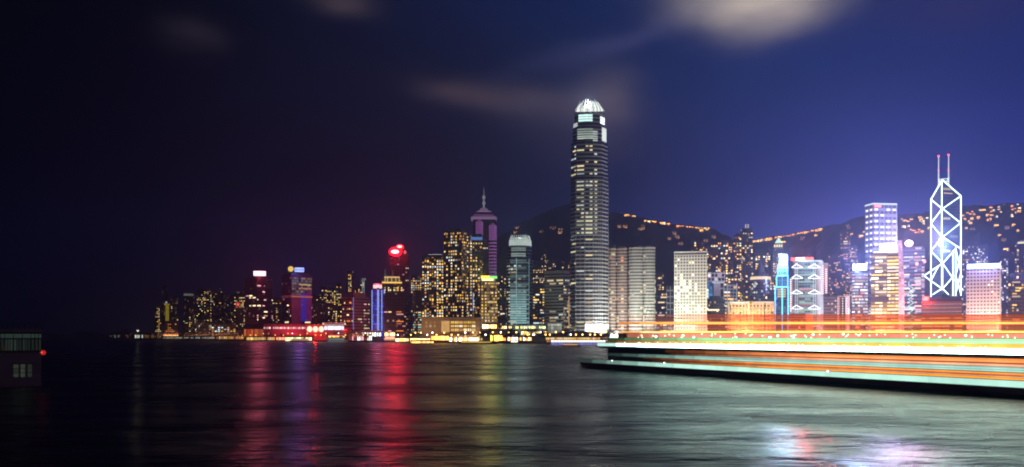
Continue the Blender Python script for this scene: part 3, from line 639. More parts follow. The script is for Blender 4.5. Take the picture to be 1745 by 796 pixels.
t.body(facade((.4, .4, .36), (.2, .22, .18), fh=5, bw=4, wf=.85, hf=.85, litp=.95, lit=(.75, .85, .7), ls=.55)); t.box('roof', 932, 958, 550.5, 552.2, plain('pale frame', (.5, .5, .45)), ly=-1, d=20)
# ================================================================== east half
# twin round-cornered exchange towers: horizontal pale bands
def rounded(name, label, x0, x1, yt, Y, mat, split, fl):
    t = T(name, label, 'tower', x0, x1, yt, Y)
    a, s, b = t.lx(x0), t.lx(split), t.lx(x1); P = []
    for (u, v, dep) in ((a, s, .30), (s, b, .42)):
        r = (v - u) / 2; n = 7
        P += [(u + r - r * math.cos(math.pi * i / n), r * .55 * (1 - math.sin(math.pi * i / n))) for i in range(n + (1 if v == b else 0))]
    P += [(b, 38), (a, 38)]
    t.poly = P; t.faces = list(range(0, 14)); t.body(mat)
    t.roof(DARK, 2, .2)
    return t
ex = lambda: fac(1100, (.27, .26, .22), (.02, .022, .02), fh=4.3, bw=60, wf=1, hf=.5, litp=.0)
t = rounded('office_tower', 'round-cornered banded tower right beside the tallest skyscraper', 1037, 1071, 421, 1190, fac(1060, (.24, .19, .15), (.02, .016, .014), fh=4.3, bw=60, wf=1, hf=.5, litp=0), 1050, None)
t.lights(26, [((.9, .85, .4), .6), (WARM, .5), (ORANGE, .8)], 430, 566, fh=4.3, bw=3.4, ww=3.4, wh=1.9, run=1, cl=1.5)
for px in (1043, 1049, 1058): t.box('roof_plant', px, px + 4, 417, 421.2, DARK, ly=8, d=12)
t.flood((.9, 1, .85), 26000, ly=-50, aim=50, px=1068); t.flood((1, .35, .12), 16000, ly=-35, aim=25, px=1045)
t = rounded('office_tower', 'wider round-cornered banded tower, second one beside the tallest skyscraper', 1071, 1117, 421, 1175, ex(), 1096, None)
t.lights(30, [((.9, .9, .6), .5), (WARM, .55)], 430, 560, fh=4.3, bw=3.4, ww=3.4, wh=1.9, cl=1.6)
for px in (1075, 1085, 1100): t.box('roof_plant', px, px + 6, 417.5, 421.2, DARK, ly=8, d=12)
t.flood((.82, 1, .86), 60000, ly=-50, aim=45, px=1098)
tower('apartment_tower', 'golden lit tower peeking out east of the banded twin towers', 1112, 1131, 466, 1500, fac(1120, (.05, .04, .035), dk, litp=.15), n=30, cols=RES)
tower('office_block', 'dark block between the banded twin towers and the round-windowed tower', 1116, 1138, 497, 1330, fac(1127, (.03, .03, .035), dk, litp=.06), n=14, cols=OFF, run=3)
t = T('office_tower', 'narrow white-framed tower west of the round-windowed tower', 'tower', 1136, 1152, 488, 1250)
t.body(facade((.5, .5, .5), (.02, .02, .03), fh=9, bw=5.2, wf=.78, hf=.8, litp=.1, ls=.5)); t.roof(DARK, 1)
t.flood((.9, .9, 1), 7000, ly=-40, aim=40)
# the tower of round windows
t = T('office_tower', 'pale slab tower covered in small round windows', 'tower', 1149, 1205, 434, 1150)
t.body(facade((.50, .49, .42), (.012, .014, .016), fh=4.05, bw=3.7, wf=.70, rnd=True, litp=.03, lit=WARM, ls=.9))
t.box('roof_band', 1149.5, 1204.5, 430, 434.2, plain('dark louvres', (.03, .03, .03)), ly=.6, d=40); t.box('parapet', 1148.6, 1205.4, 428.6, 430.3, plain('pale tile', (.5, .5, .45)), ly=-.5, d=43)
def rdisc(r=1.35, n=12):
    m = MB(); m.beam((0, .1, 0), (0, -.15, 0), r, n); return m
_rd = {}
zt, zb = t.lz(436), 0; L = t.poly[1][0] - t.poly[0][0]; spots = []
for (cx, cy, k, n) in ((.25, .61, .10, 9), (.62, .62, .10, 12), (.40, .38, .06, 6), (.78, .37, .06, 6), (.22, .22, .05, 5), (.5, .5, .6, 26), (.1, .95, .03, 1), (.55, .93, .1, 2)):
    for _ in range(n): spots.append((min(.99, max(.01, R.gauss(cx, k))), min(.98, max(.05, R.gauss(cy, k * .35)))))
done = set()
for (u, v) in spots:
    i, j = int(u * L / 3.7), int(v * zt / 4.05)
    if (i, j) in done: continue
    done.add((i, j)); c = R.choice(((1, .86, .45), (1, .95, .7))); m = emit(c, R.choice((.9, 1.4, 1.9)))
    if m.name not in _rd: _rd[m.name] = rdisc().mesh('window', m)
    o = bpy.data.objects.new('window', _rd[m.name]); COL.objects.link(o); o.parent = t.root
    o.location = (t.poly[0][0] + (i + .5) * 3.7, 0, (j + .5) * 4.05)
t.flood((.72, 1, .84), 75000, ly=-34, aim=18, size=(60, 5)); t.flood((.85, .95, .88), 50000, ly=-110, aim=100, size=(60, 10))
# golden hillside apartment towers behind
for (a, b, yt, Y, n, lab) in [
    (1178, 1196, 409, 1800, 34, 'golden apartment tower behind the roof of the round-windowed tower'),
    (1195, 1212, 420, 1900, 22, 'dimmer apartment tower just east of the round-windowed tower'),
    (1211, 1249, 413, 1620, 84, 'broad apartment tower full of golden windows'),
    (1250, 1264, 402, 1850, 40, 'slim golden apartment tower next to the broad golden one'),
    (1262, 1283, 391, 1950, 52, 'tall golden apartment tower with a pair of white roof pylons'),
    (1287, 1313, 429, 1750, 40, 'apartment tower with a column of bright windows behind the cone roof'),
    (1240, 1262, 470, 1500, 44, 'apartment block of scattered lit windows behind the white finned building'),
    (1270, 1285, 460, 1560, 26, 'dark apartment block just behind the cone-roofed tower'),
    (1305, 1322, 476, 1450, 18, 'dim block between the cone-roofed tower and the blue neon tower')]:
    t = tower('apartment_tower', lab, a, b, yt, Y, fac(a, (.10, .075, .07), (.015, .014, .016), litp=.12, lit=AMBER), n=n, cols=RES, fh=4.6, bw=4.2, ww=2.6, wh=2.3, st=1.8, cl=1.3)
    if yt == 391:
        for px in (1270, 1274): t.box('roof_pylon', px, px + 1.6, 382, 391, emit((1, .95, .8), .55), ly=6, d=3)
    else: t.box('roof_plant', a + (b - a) * .3, a + (b - a) * .7, yt - 4, yt - 2, DARK, ly=6, d=10)
t = T('apartment_tower', 'tower with a small pale green lit pyramid on its top', 'tower', 1317, 1337, 424, 1700)
t.body(fac(1326, (.10, .075, .08), (.015, .014, .02), litp=.15, lit=AMBER)); t.lights(30, RES, 428, 480, fh=4.6, bw=4.2, ww=2.8, wh=2.6, st=1.3)
xm = t.lx(1327, 10); z0, z1, z2 = t.lz(424), t.lz(414), t.lz(404); q = lambda k: [(xm - k, 10 - k), (xm + k, 10 - k), (xm + k, 10 + k), (xm - k, 10 + k)]
MB().prism(q(8), z0 - .1, z1, q(7)).build('crown_tier', plain('crown stone', (.2, .18, .16)), t.root); MB().prism(q(7.4), z1, z2, q(.5)).build('pyramid_roof', emit((.65, 1, .75), .9, .2), t.root)
for i in range(4): t.box('window', 1319 + i * 4, 1321.4 + i * 4, 417, 421, emit((1, .8, .4), 1.2), ly=1.5, d=.6)
# white framed block, blue lit block, finned building
t = T('office_block', 'white latticed block raised above a narrower stem', 'building', 1206, 1235, 464, 1330)
MB().prism(t.poly, t.lz(481), t.lz(464)).build('lattice_block', facade((.62, .62, .6), (.02, .02, .03), fh=6, bw=5, wf=.72, hf=.72, litp=.12, lit=WHITE), t.root)
st = [(t.lx(1216), 3), (t.lx(1228), 3), (t.lx(1228), 26), (t.lx(1216), 26)]
MB().prism(st, 0, t.lz(481) + .1).build('stem', plain('white concrete', (.5, .5, .48)), t.root); t.box('eave_light', 1206, 1235, 481, 482.2, emit((.9, .95, 1), .7), ly=-.8, d=1)
t.flood((.9, .92, 1), 14000, ly=-50, aim=95)
t = T('office_block', 'low block with a bright blue lit side behind the round-windowed tower', 'building', 1200, 1214, 481, 1290)
t.body(facade((.02, .08, .2), (.01, .03, .06), fh=5, bw=4, wf=.8, hf=.75, litp=.75, lit=(.03, .42, 1), ls=.9)); t.roof(DARK, 1)
t = T('office_block', 'dark rounded block with one bright ribbon of windows at its base', 'building', 1205, 1236, 509, 1220)
t.poly = [(t.lx(1205), 8), (t.lx(1211), 1), (t.lx(1221), 0), (t.lx(1230), 1), (t.lx(1236), 8), (t.lx(1236), 30), (t.lx(1205), 30)]; t.faces = [1, 2]
t.body(fac(1220, (.04, .04, .045), (.01, .01, .012), litp=.05)); t.roof(DARK, 4, .25); t.box('window', 1206, 1226, 527, 529.5, emit((1, .85, .5), 1.3), ly=-.6, d=.8)
t = T('office_tower', 'building with white vertical fins and a dark gridded front', 'tower', 1233, 1257, 484, 1270)
t.body(fac(1245, (.3, .28, .27), (.02, .02, .025), fh=5, bw=4.6, wf=.75, hf=.55, litp=.12)); t.roof(DARK, 2)
for px in (1233.5, 1240, 1255.5): t.box('fin', px - .7, px + .7, 482.5, 570, plain('white concrete', (.5, .5, .48)), ly=-2, d=3)
t.lights(20, RES, 490, 560, fh=5, bw=4.6, ww=3, st=1.1, run=2); t.flood((1, .9, .85), 9000, ly=-45, aim=60)
# cone roofed round tower
t = T('office_tower', 'round dark glass tower with pointed cone roof and warm lit ring', 'tower', 1279, 1313, 476, 1300)
r = (t.lx(1313) - t.lx(1279)) / 2; C = lambda k, n=24: [(k * math.cos(2 * math.pi * i / n), r + k * math.sin(2 * math.pi * i / n)) for i in range(n)]
t.poly = C(r); t.faces = list(range(14, 23)); t.body(fac(1295, (.06, .075, .12), (.01, .014, .03), fh=4.2, bw=3.2, wf=.75, hf=.6, litp=.1, lit=COOL, ls=.5))
MB().prism(C(r * 1.04), t.lz(476), t.lz(471)).build('light_ring', emit((1, .74, .42), .85, .2), t.root); MB().prism(C(r * .98), t.lz(471), t.lz(464), C(r * .5)).build('cone_roof', plain('slate cone', (.05, .07, .10), .5), t.root)
MB().prism(C(r * .5), t.lz(464), t.lz(440), C(.3)).build('cone_roof', plain('slate cone', (.05, .07, .10), .5), t.root)
t.lights(22, [(COOL, .7), (WARM, .8)], 480, 520, fh=4.2, bw=2.6, ww=2)
# wide hotel with fins
t = T('hotel_building', 'wide low hotel with glowing cornice and bright vertical column', 'building', 1241, 1321, 516, 1140, depth=40)
t.body(facade((.34, .28, .22), (.03, .025, .02), fh=4.4, bw=4.4, wf=.6, hf=.6, litp=.25, lit=(1, .66, .3), ls=.7)); t.roof(plain('hotel stone', (.34, .28, .22)), 2, .03)
t.box('cornice_light', 1244, 1274, 514.3, 516.6, emit((.9, 1, .85), 1.0, .3), ly=-1); t.box('cornice_light', 1282, 1319, 514.3, 516.6, emit((1, .85, .65), .7, .3), ly=-1)
for px, e in ((1242, .55), (1247, .0), (1270, 0), (1275.5, 1.3), (1283, 0), (1300, .0), (1320, .25)):
    t.box('fin', px - 1.1, px + 1.1, 514, 572, emit((1, .72, .32), e) if e else plain('hotel stone', (.34, .28, .22)), ly=-2, d=2)
t.lights(70, [(GOLD, .9), (WARM, 1.0), (AMBER, .9)], 520, 566, fh=4.4, bw=4.4, ww=2.6, wh=2.6, st=1.0); t.flood((1, .62, .28), 60000, ly=-45, aim=35, size=(70, 5)); t.glow(1275, 566, (1, .6, .22), .5, ly=-25)  # warm point lamp added low on the quay for orange haze
# blue neon outlined stepped tower
t = T('office_tower', 'stepped tower outlined in electric blue neon with a white clock light', 'tower', 1320, 1344, 433, 1150)
nb = emit((.06, .42, 1), 3.6); body = facade((.05, .10, .16), (.012, .03, .05), fh=4.2, bw=3.4, wf=.7, hf=.6, litp=.25, lit=(.5, .8, 1), ls=.35)
for k, (a, b, ya, yb, ly) in enumerate(((1328.5, 1341.5, 434, 452, 6), (1325.5, 1342, 452, 470, 4), (1323.5, 1342.5, 470, 489, 2), (1321, 1343, 489, 572, 0))):
    t.box('tower_tier', a, b, ya, yb, body, ly=ly, d=26 - ly)
    yb_ = min(yb, 566)
    for px in ((a, b, (a + b) / 2 + 1) if k == 3 else (a, b)): t.tube('neon_tube', (px, ya), (px, yb_), nb, .62, ly - .7)
    t.tube('neon_tube', (a, ya), (b, ya), nb, .62, ly - .7); 
    if k in (1, 2): t.tube('neon_tube', ((a + b) / 2, ya), ((a + b) / 2, yb), emit((.06, .42, 1), 1.2), .35, ly - .7)
oval(t, 'clock_light', 1334.5, 442.5, 4.6, 6.0, emit((.8, .95, 1), 4.0), 4.8, 1)
for r_ in range(4): t.box('lit_storey', 1325, 1339, 492 + r_ * 4, 494.6 + r_ * 4, emit((1, .82, .4), .5, .4), ly=-.4, d=.6)
t.flood((.3, .6, 1), 9000, ly=-40, aim=50); t.glow(1334, 443, (.35, .7, 1), .7)
# the braced bank tower
t = T('bank_tower', 'grey bank tower hung on white coat-hanger trusses under a red roof sign', 'skyscraper', 1347, 1403, 446, 1170)
core = facade((.16, .18, .19), (.02, .03, .03), fh=4.2, bw=3.6, wf=.85, hf=.6, litp=.28, lit=(.7, 1, .8), ls=.5, run=2)
t.box('facade', 1352, 1392, 446, 572, core, ly=2, d=36)
for (xa, xb, ya) in ((1346, 1353, 474), (1391, 1403, 445)): t.box('service_shaft', xa, xb, ya, 572, plain('silver panel', (.42, .42, .44), .45), ly=3, d=30)
t.box('roof', 1351, 1401, 443.6, 446.2, plain('silver panel', (.42, .42, .44), .45), ly=1.5, d=36)
tw = emit((.9, .92, 1), 1.6); twd = emit((.75, .85, .85), .5)
for px in (1357, 1388):
    for dx in (-1.9, 1.9): t.tube('mast_column', (px + dx, 447), (px + dx, 570), twd, .55, -.5)
    y = 449
    while y < 568: t.tube('mast_rung', (px - 1.9, y), (px + 1.9, y), twd, .3, -.5); y += 4
for y in (450, 468, 494, 520, 549):
    for px in (1357, 1388):
        for sx in (-8, 11) if px == 1357 else (-11, 10):
            t.tube('truss_arm', (px, y), (px + sx, y + 6), tw, .6, -1.4); t.tube('truss_tie', (px + sx, y + 6), (px, y + 7), tw, .42, -1.4)
rs = t.box('rooftop_sign', 1348, 1386, 438.5, 443.5, emit((1, .07, .03), 2.6), ly=.5, d=2); t.box('sign_panel', 1356, 1371, 439, 443, emit((1, .9, .85), 5), ly=-.2, d=.6, parent=rs)
t.box('light_strip', 1362, 1384, 492.5, 493.7, emit((1, .15, .2), .9), ly=-1, d=.6); t.box('light_strip', 1362, 1384, 519, 520, emit((1, .2, .25), .6), ly=-1, d=.6)
for (px, ya, yb) in ((1347.3, 474, 532), (1402, 452, 502), (1408, 458, 500)):
    np_ = t.box('neon_panel', px - 1.3, px + 1.3, ya, yb, emit((1, .16, .26), .75), ly=1, d=1.2); y = ya + 1
    while y < yb - 1: t.box('neon_lamp', px - 1.4, px + 1.4, y, y + 1.6, emit((1, .8, .82), 1.7), ly=.4, d=.5, parent=np_); y += 3.6
t.box('side_tower', 1399, 1411, 449, 572, plain('silver panel', (.42, .42, .44), .45), ly=6, d=24)
for r_ in range(9): t.box('lit_storey', 1361, 1385, 455 + r_ * 12, 457.6 + r_ * 12, emit((.55, .9, .65), .42, .5), ly=1.6, d=.5)
t.flood((.9, .93, 1), 60000, ly=-50, aim=60); t.glow(1366, 436, (1, .10, .08), .5, ly=2); t.flood((.95, .88, 1), 120000, ly=-60, aim=75)
t = tower('office_block', 'brown-fronted low block at the foot of the trussed bank tower', 1343, 1374, 536, 1110, fac(1355, (.16, .07, .04), (.03, .02, .015), fh=4, bw=3, litp=.03), n=4, cols=RES, roofh=1)
t.box('end_wall', 1373, 1385, 536, 574, plain('pinkish plaster', (.5, .38, .36)), ly=-1, d=20)
t = tower('office_block', 'dark brown box building east of the trussed bank tower', 1403, 1427, 504, 1150, fac(1415, (.07, .045, .045), (.015, .012, .014), fh=4.4, bw=60, wf=1, hf=.4, litp=0), n=6, cols=OFF, roofh=1)
t = T('office_tower', 'pale pink tower striped by vertical rows of lamps', 'tower', 1426, 1448, 504, 1160)
t.body(plain('pale pink stone', (.48, .40, .42))); t.roof(DARK, 1); t.box('front_wall', 1432, 1440, 506, 572, plain('dark glass', (.02, .02, .03), .15), ly=-.4, d=1)
for px, c in ((1428, (1, .75, .75)), (1436, (1, .85, .6)), (1442.5, (.95, .85, 1))):
    y = 508
    while y < 562: t.box('wall_lamp', px - .9, px + .9, y, y + 2.1, emit(c, 1.1), ly=-.9, d=.5); y += 4.2
t.box('light_strip', 1445.3, 1447, 525, 570, emit((1, .9, .95), 1.1), ly=-.6, d=.6); t.flood((1, .8, .95), 9000, ly=-40, aim=40)
for (a, b, yt, Y, n, lab) in [
    (1432, 1450, 393, 1900, 44, 'tall slim apartment tower rising alone before the dark hill'),
    (1448, 1462, 421, 1800, 30, 'shorter apartment tower leaning visually on the tall slim one'),
    (1412, 1432, 436, 1850, 26, 'dim apartment tower just west of the tall slim one')]:
    tower('apartment_tower', lab.replace('leaning visually on', 'just east of'), a, b, yt, Y, fac(a, (.06, .06, .12), (.014, .014, .03), litp=.12, lit=AMBER), n=n, cols=((AMBER, .9), (WARM, .8), (PINK, .6)), fh=4.6, bw=4.4, ww=3, wh=2.4, run=2, st=1.1, cl=1)
# tower with blue-white sign
t = T('office_tower', 'slim dark tower under a blazing blue-white roof sign', 'tower', 1452, 1479, 462, 1190, 1457)
t.body(fac(1465, (.10, .10, .16), (.015, .016, .035), fh=4.2, bw=3.4, wf=.9, hf=.55, litp=.45, lit=(.85, .85, 1), ls=.55, run=2)); t.roof(DARK, 2)
t.box('rooftop_sign', 1453.5, 1477, 450.5, 460.5, emit((.62, .78, 1), 5), ly=3); t.glow(1465, 449, (.36, .5, 1), 1.8, ly=2)
t.lights(70, [((.8, .85, 1), 1.3), (WHITE, 1.2), (WARM, .8), (PINK, .8)], 466, 566, fh=4.2, bw=3.4, ww=2.8, wh=2, run=4, cl=.6)
# tall gridded tower
t = T('skyscraper', 'tall square tower with a fine grid of white lamps and a small red sign', 'skyscraper', 1474, 1529, 347, 1260, 1488)
t.body(facade((.20, .20, .26), (.03, .03, .05), fh=8.2, bw=6.4, wf=.72, hf=.42, litp=0, lit=(.95, .93, 1), ls=.5)); t.roof(GREY, 1.2, .03)
un_ = emit((.95, .95, 1), 1.3); um = MB().box(-.5, .5, -.2, .1, -.5, .5).mesh('window', un_); k = 0
for fi in (0, 1):
    p, q = Vector(t.poly[fi]), Vector(t.poly[fi + 1]); L = (q - p).length; nb = int(L / 7.6); zt = t.lz(352)
    for j in range(13):
        for i in range(nb):
            if k >= 98: break
            if R.random() < .12: continue
            k += 1; o = bpy.data.objects.new('window', um); COL.objects.link(o); o.parent = t.root; m_ = p + (q - p) * ((i + .5) / nb)
            o.location = (m_.x, m_.y, zt - j * 8.4 - 4); o.rotation_euler = (0, 0, math.atan2(q.y - p.y, q.x - p.x)); o.scale = (5.2, 1, 2.6)
for fi in (0, 1): band(t, t.poly, fi, 0, 1, 346, 348.2, emit((.8, 1, .9), .8), 'cornice_light', .5)
on_face(t, 1, .04, .33, 349, 353, emit((1, .05, .08), 2.6), 'sign', .6)
for i in range(5): on_face(t, 1, .06 + i * .052, .095 + i * .052, 350, 352, emit((1, .5, .5), 1.6), 'sign_letter', .8)
t.flood((.8, .82, 1), 130000, ly=-60, aim=130)
# gold-banded tower with white sign and curved fin
t = T('office_tower', 'tower of golden horizontal window bands with white roof glow and violet side fin', 'tower', 1484, 1532, 428, 1165)
t.body(facade((.12, .09, .05), (.03, .022, .012), fh=4.6, bw=5, wf=.95, hf=.5, litp=.55, lit=(1, .72, .28), ls=.55, run=2)); t.roof(DARK, 1)
t.glow(1505, 566, (1, .5, .2), .6, ly=-28); t.lights(98, [((1, .78, .36), 1.0), (GOLD, 1.0), ((1, .9, .6), 1.1)], 434, 566, fh=4.6, bw=4.4, ww=4, wh=2.1, run=3, cl=.2, st=1.6)  # unseen warm lamp added at the base for haze glow
t.box('plant_floor', 1484, 1515, 506, 515, DARK, ly=-.8, d=1)
t.box('rooftop_sign', 1499, 1527, 415.5, 426, emit((.86, .84, 1), 5), ly=2); t.glow(1513, 412, (.62, .52, 1), 1.2, ly=2, r=9); t.box('light_strip', 1488, 1530, 428, 430.5, emit((1, .95, .9), 1.4), ly=-.8, d=1)
n = 14; ys = [411 + (572 - 411) * i / n for i in range(n + 1)]
wpx = lambda y: 1531.5 + (max(0, 440 - y) / 30) ** 2 * -6
m = MB(); fr = []
for y in ys:
    a, b = wpx(y), min(1541, 1537 + (y - 411) * .06) + (0 if y < 560 else 0)
    fr.append((t.lx(a, -2), t.lx(b, -2), t.lz(y, 0, -2)))
for (a, b, z), (a2, b2, z2) in zip(fr[:-1], fr[1:]): m.prism([(a2, -2), (b2, -2), (b2, 22), (a2, 22)], z2, z, [(a, -2), (b, -2), (b, 22), (a, 22)])
m.build('side_fin', facade((.5, .42, .55), (.2, .16, .3), fh=3.4, bw=3.2, wf=.8, hf=.7, litp=.95, lit=(.72, .52, .95), ls=.72), t.root)
# dark tower with pink sign and squiggling lights
t = T('office_tower', 'dark glass tower with a pink-white roof sign and zigzag of green-white lights', 'tower', 1539, 1576, 422, 1260)
t.body(fac(1555, (.10, .09, .13), (.02, .018, .035), fh=5, bw=4, wf=.9, hf=.5, litp=.3, lit=(.9, .75, .9), ls=.4, run=2)); t.roof(DARK, 2)
oval(t, 'rooftop_sign', 1549, 414.5, 7, 5, emit((1, .70, .80), 4), 4); t.glow(1549, 408, (1, .5, .75), .7, ly=2); oval(t, 'wall_sign', 1562.5, 449.5, 2.6, 2.8, emit((1, .3, .35), 2.5), -1, .8); oval(t, 'wall_sign', 1575.5, 446, 2.6, 2.8, emit((1, .25, .3), 2.5), -1, .8)
t.lights(50, [(WARM, .9), (WHITE, .9), (PINK, .9)], 428, 560, fh=5, bw=4, ww=3.4, wh=2, run=3)
zz = emit((.6, 1, .8), 1.1); prev = (1549, 480)
for i, y in enumerate(range(486, 566, 6)):
    cur = (1552 + (6 if i % 2 else -4) * (.6 + .6 * R.random()), y); t.tube('light_tube', prev, cur, zz, .42, -1); prev = cur
for y in (523, 555): t.tube('light_tube', (1541, y), (1575, y), emit((.75, 1, .9), .8), .35, -1)

# ---------------------------------------------------- faceted tower outlined in white neon
t = T('bank_skyscraper', 'faceted blue glass tower with diagonal white neon bracing and twin masts', 'skyscraper', 1587, 1637, 336, 1250, 1606)
gl = facade((.04, .05, .10), (.02, .035, .075), fh=4.2, bw=4, wf=.9, hf=.7, litp=.035, lit=(1, .8, .4), ls=.8, gr=.12, run=3)
A, B0, Bp, D = t.poly
zA, z0, zB, zD = t.lz(340, *A), t.lz(307), t.lz(334, *Bp), t.lz(312, *D)
m = MB(); m.prism(t.poly, 0, [zA, z0, zB, zD], cap=False)
m.face([(*A, zA), (0, 0, z0), (*D, zD)]); m.face([(0, 0, z0), (*Bp, zB), (*D, zD)]); m.build('shaft', gl, t.root)
Q = [(t.lx(1575, 14), 14), (t.lx(1606, -3), -3), (t.lx(1612, 12), 12), (t.lx(1586, 30), 30)]
m = MB().prism(Q, 0, [t.lz(470, *Q[0]), t.lz(449, *Q[1]), t.lz(449, *Q[2]), t.lz(468, *Q[3])], cap=True); m.build('lower_shaft', gl, t.root)
ne = emit((.72, 1, .94), 3.0)
def fpt(fi, px, py, out=.6):
    if fi == 2: p, q, xa, xb = Vector(Q[0]), Vector(Q[1]), 1575, 1606
    else: p, q = Vector(t.poly[fi]), Vector(t.poly[fi + 1]); xa, xb = ((1587, 1606), (1606, 1637))[fi]
    a = p + (q - p) * ((px - xa) / (xb - xa)); nrm = Vector(((q - p).y, -(q - p).x)).normalized(); a += nrm * out
    return (a.x, a.y, t.lz(py, a.x, a.y))
def seg(fi, a, b, r=.62, mat=None): MB().beam(fpt(fi, *a), fpt(fi, *b), r).build('neon_tube', mat or ne, t.root)
for a, b in (((1587, 340), (1606, 307)), ((1587, 340), (1606, 355.6)), ((1606, 355.6), (1587, 381)), ((1587, 381), (1606, 404)), ((1606, 404), (1587, 428)), ((1587, 428), (1606, 448)), ((1587, 340), (1587, 468)), ((1605.6, 307), (1605.6, 448))): seg(0, a, b)
for a, b in (((1606, 307), (1637, 334)), ((1606, 355.6), (1637, 334)), ((1606, 355.6), (1636.5, 380)), ((1606, 404), (1636.5, 380)), ((1606, 404), (1637, 424)), ((1606, 449), (1628, 424)), ((1606, 449), (1626, 478)), ((1606, 492), (1625, 470)), ((1637, 334), (1637, 504)), ((1628, 422), (1628, 504)), ((1623.5, 427), (1623.5, 504)), ((1628, 424), (1637, 462)), ((1637, 432), (1628, 470)), ((1628, 470), (1637, 500)), ((1637, 466), (1628, 500)), ((1606, 448), (1606, 492)), ((1606, 492), (1616, 502))): seg(1, a, b)
for a, b in (((1575, 470), (1606, 449)), ((1575, 470), (1605.5, 492)), ((1575, 470), (1575, 506)), ((1605.5, 449), (1605.5, 494)), ((1605.5, 492), (1590, 502)), ((1587, 462), (1587, 506)), ((1587, 478), (1600, 453))): seg(2, a, b)
for px, yt in ((1599.5, 266), (1616.5, 264)):
    ms = t.mast(px, yt, 318, emit((.9, .92, .98), .75), .95, 12); x = t.lx(px, 12); MB().ball((x, 12, t.lz(yt, x, 12)), 1.5, 8, 6).build('mast_lamp', emit((1, .08, .12), 2.5), ms)
    MB().ball((x, 12, t.lz(290, x, 12)), 1.3, 8, 6).build('mast_lamp', emit((1, .12, .2), 1.5), ms)
for a, b in (((1599, 306), (1617, 304)), ((1599, 310), (1617, 309)), ((1599, 306), (1606, 314)), ((1617, 304), (1608, 314)), ((1599, 318), (1606, 309))): t.tube('mast_brace', a, b, emit((.8, 1, .95), 1.1), .5, 6)
t.glow(1603.5, 416, (.8, .95, 1), .8, ly=-6, r=2)
seg(1, (1608, 329), (1622, 330), .8, emit((1, .7, .3), .5)); oval(t, 'wall_sign', 1603.5, 416, 3.2, 3.4, emit((1, .7, .85), 3), -3, .8)
t = T('office_block', 'long dark brown low block with white window lines and a red corner sign', 'building', 1570, 1640, 511, 1120, depth=30)
t.body(facade((.10, .05, .04), (.02, .012, .012), fh=5, bw=80, wf=1, hf=.45, litp=0)); t.roof(DARK, 2, .1)
t.box('sign', 1572, 1583, 505, 512, emit((1, .06, .06), 3), ly=-1.5)
t.glow(1577, 509, (1, .04, .04), .15)
for y in (518, 524.5, 531): t.box('light_strip', 1571, 1639, y, y + .9, emit((1, .85, .8), .40, .4), ly=-.5, d=.5)
t.lights(22, [(WARM, 1.2), (GOLD, 1.1)], 534, 566, fh=5, bw=4.4, ww=4, wh=1.8, run=4, cl=1.2)
# white gridded tower with blue-white bar sign
t = T('office_tower', 'pale slab tower of square windows below a long blue-white bar sign', 'tower', 1647, 1706, 459, 1160)
t.body(facade((.46, .43, .46), (.02, .02, .03), fh=4.6, bw=3.9, wf=.62, hf=.5, litp=.05, lit=WARM, ls=.6)); t.roof(DARK, 1.5, .05)
t.box('rooftop_sign', 1648, 1705, 449.5, 457.5, emit((.50, .62, 1), 4), ly=.5); t.glow(1676, 447, (.26, .36, 1), 1.6, ly=2, r=6)
t.lights(10, [(WARM, 1.2), (WHITE, 1.2)], 466, 560, fh=4.6, bw=3.9, ww=2.4); t.box('light_strip', 1698, 1702.5, 540, 572, emit((1, .9, .6), 1.6), ly=-1.2, d=1); t.box('light_strip', 1703.5, 1706, 470, 566, emit((1, .85, .75), .45), ly=-.8, d=.8)
t.flood((.95, .9, 1), 60000, ly=-50, aim=70); t.glow(1690, 566, (1, .5, .22), .5, ly=-28)  # last lamp is added, hidden low down to warm the haze
for (a, b, yt, Y, n, lab) in [
    (1640, 1662, 419, 1650, 50, 'apartment tower of close windows behind the tower with the bar sign'),
    (1661, 1684, 419, 1690, 56, 'apartment tower rising directly above the bar sign'),
    (1704, 1719, 440, 1600, 18, 'dim apartment tower just east of the tower with the bar sign'),
    (1638, 1650, 470, 1400, 14, 'narrow dark block between the neon braced tower and the bar sign tower')]:
    tower('apartment_tower', lab, a, b, yt, Y, fac(a, (.08, .08, .16), (.014, .014, .03), litp=.2, lit=(.9, .8, .8)), n=n, cols=((WARM, .9), (WHITE, .8), (AMBER, .8)), fh=4.6, bw=4, ww=2.6, wh=2.4, st=1.0, cl=.4)
t = tower('apartment_tower', 'tower at the eastern picture edge with a lit warm crown', 1729, 1756, 418, 1500, fac(1740, (.10, .10, .18), (.02, .02, .04), litp=.12), n=26, cols=((WARM, .9), (AMBER, .9)), st=1.0)
t.box('crown_light', 1734, 1750, 412, 418, emit((1, .85, .55), .9), ly=2); t.box('crown_tier', 1738, 1748, 408, 412, plain('crown stone', (.2, .18, .16)), ly=6, d=10)
tower('office_block', 'dark broad block filling the eastern picture edge', 1718, 1762, 470, 1200, fac(1740, (.07, .06, .10), (.015, .014, .03), fh=5, litp=.05), n=20, cols=((WARM, 1.1), (GOLD, 1)), run=3, st=1.1)
tower('office_block', 'low dark infill block behind the pale pink lamp-striped tower', 1446, 1486, 520, 1230, fac(1465, (.05, .045, .07), (.015, .014, .03), fh=5, litp=.1), n=20, cols=OFF, run=2)
tower('office_block', 'low block between the trussed bank tower and the blue neon tower', 1300, 1350, 505, 1260, fac(1325, (.08, .08, .09), (.015, .014, .02), fh=5, litp=.12), n=24, cols=OFF, run=2)
tower('office_block', 'low lit infill block at the foot of the banded twin towers', 1040, 1150, 545, 1240, fac(1100, (.10, .08, .07), (.015, .014, .02), fh=5, litp=.12), n=40, cols=RES, run=2)
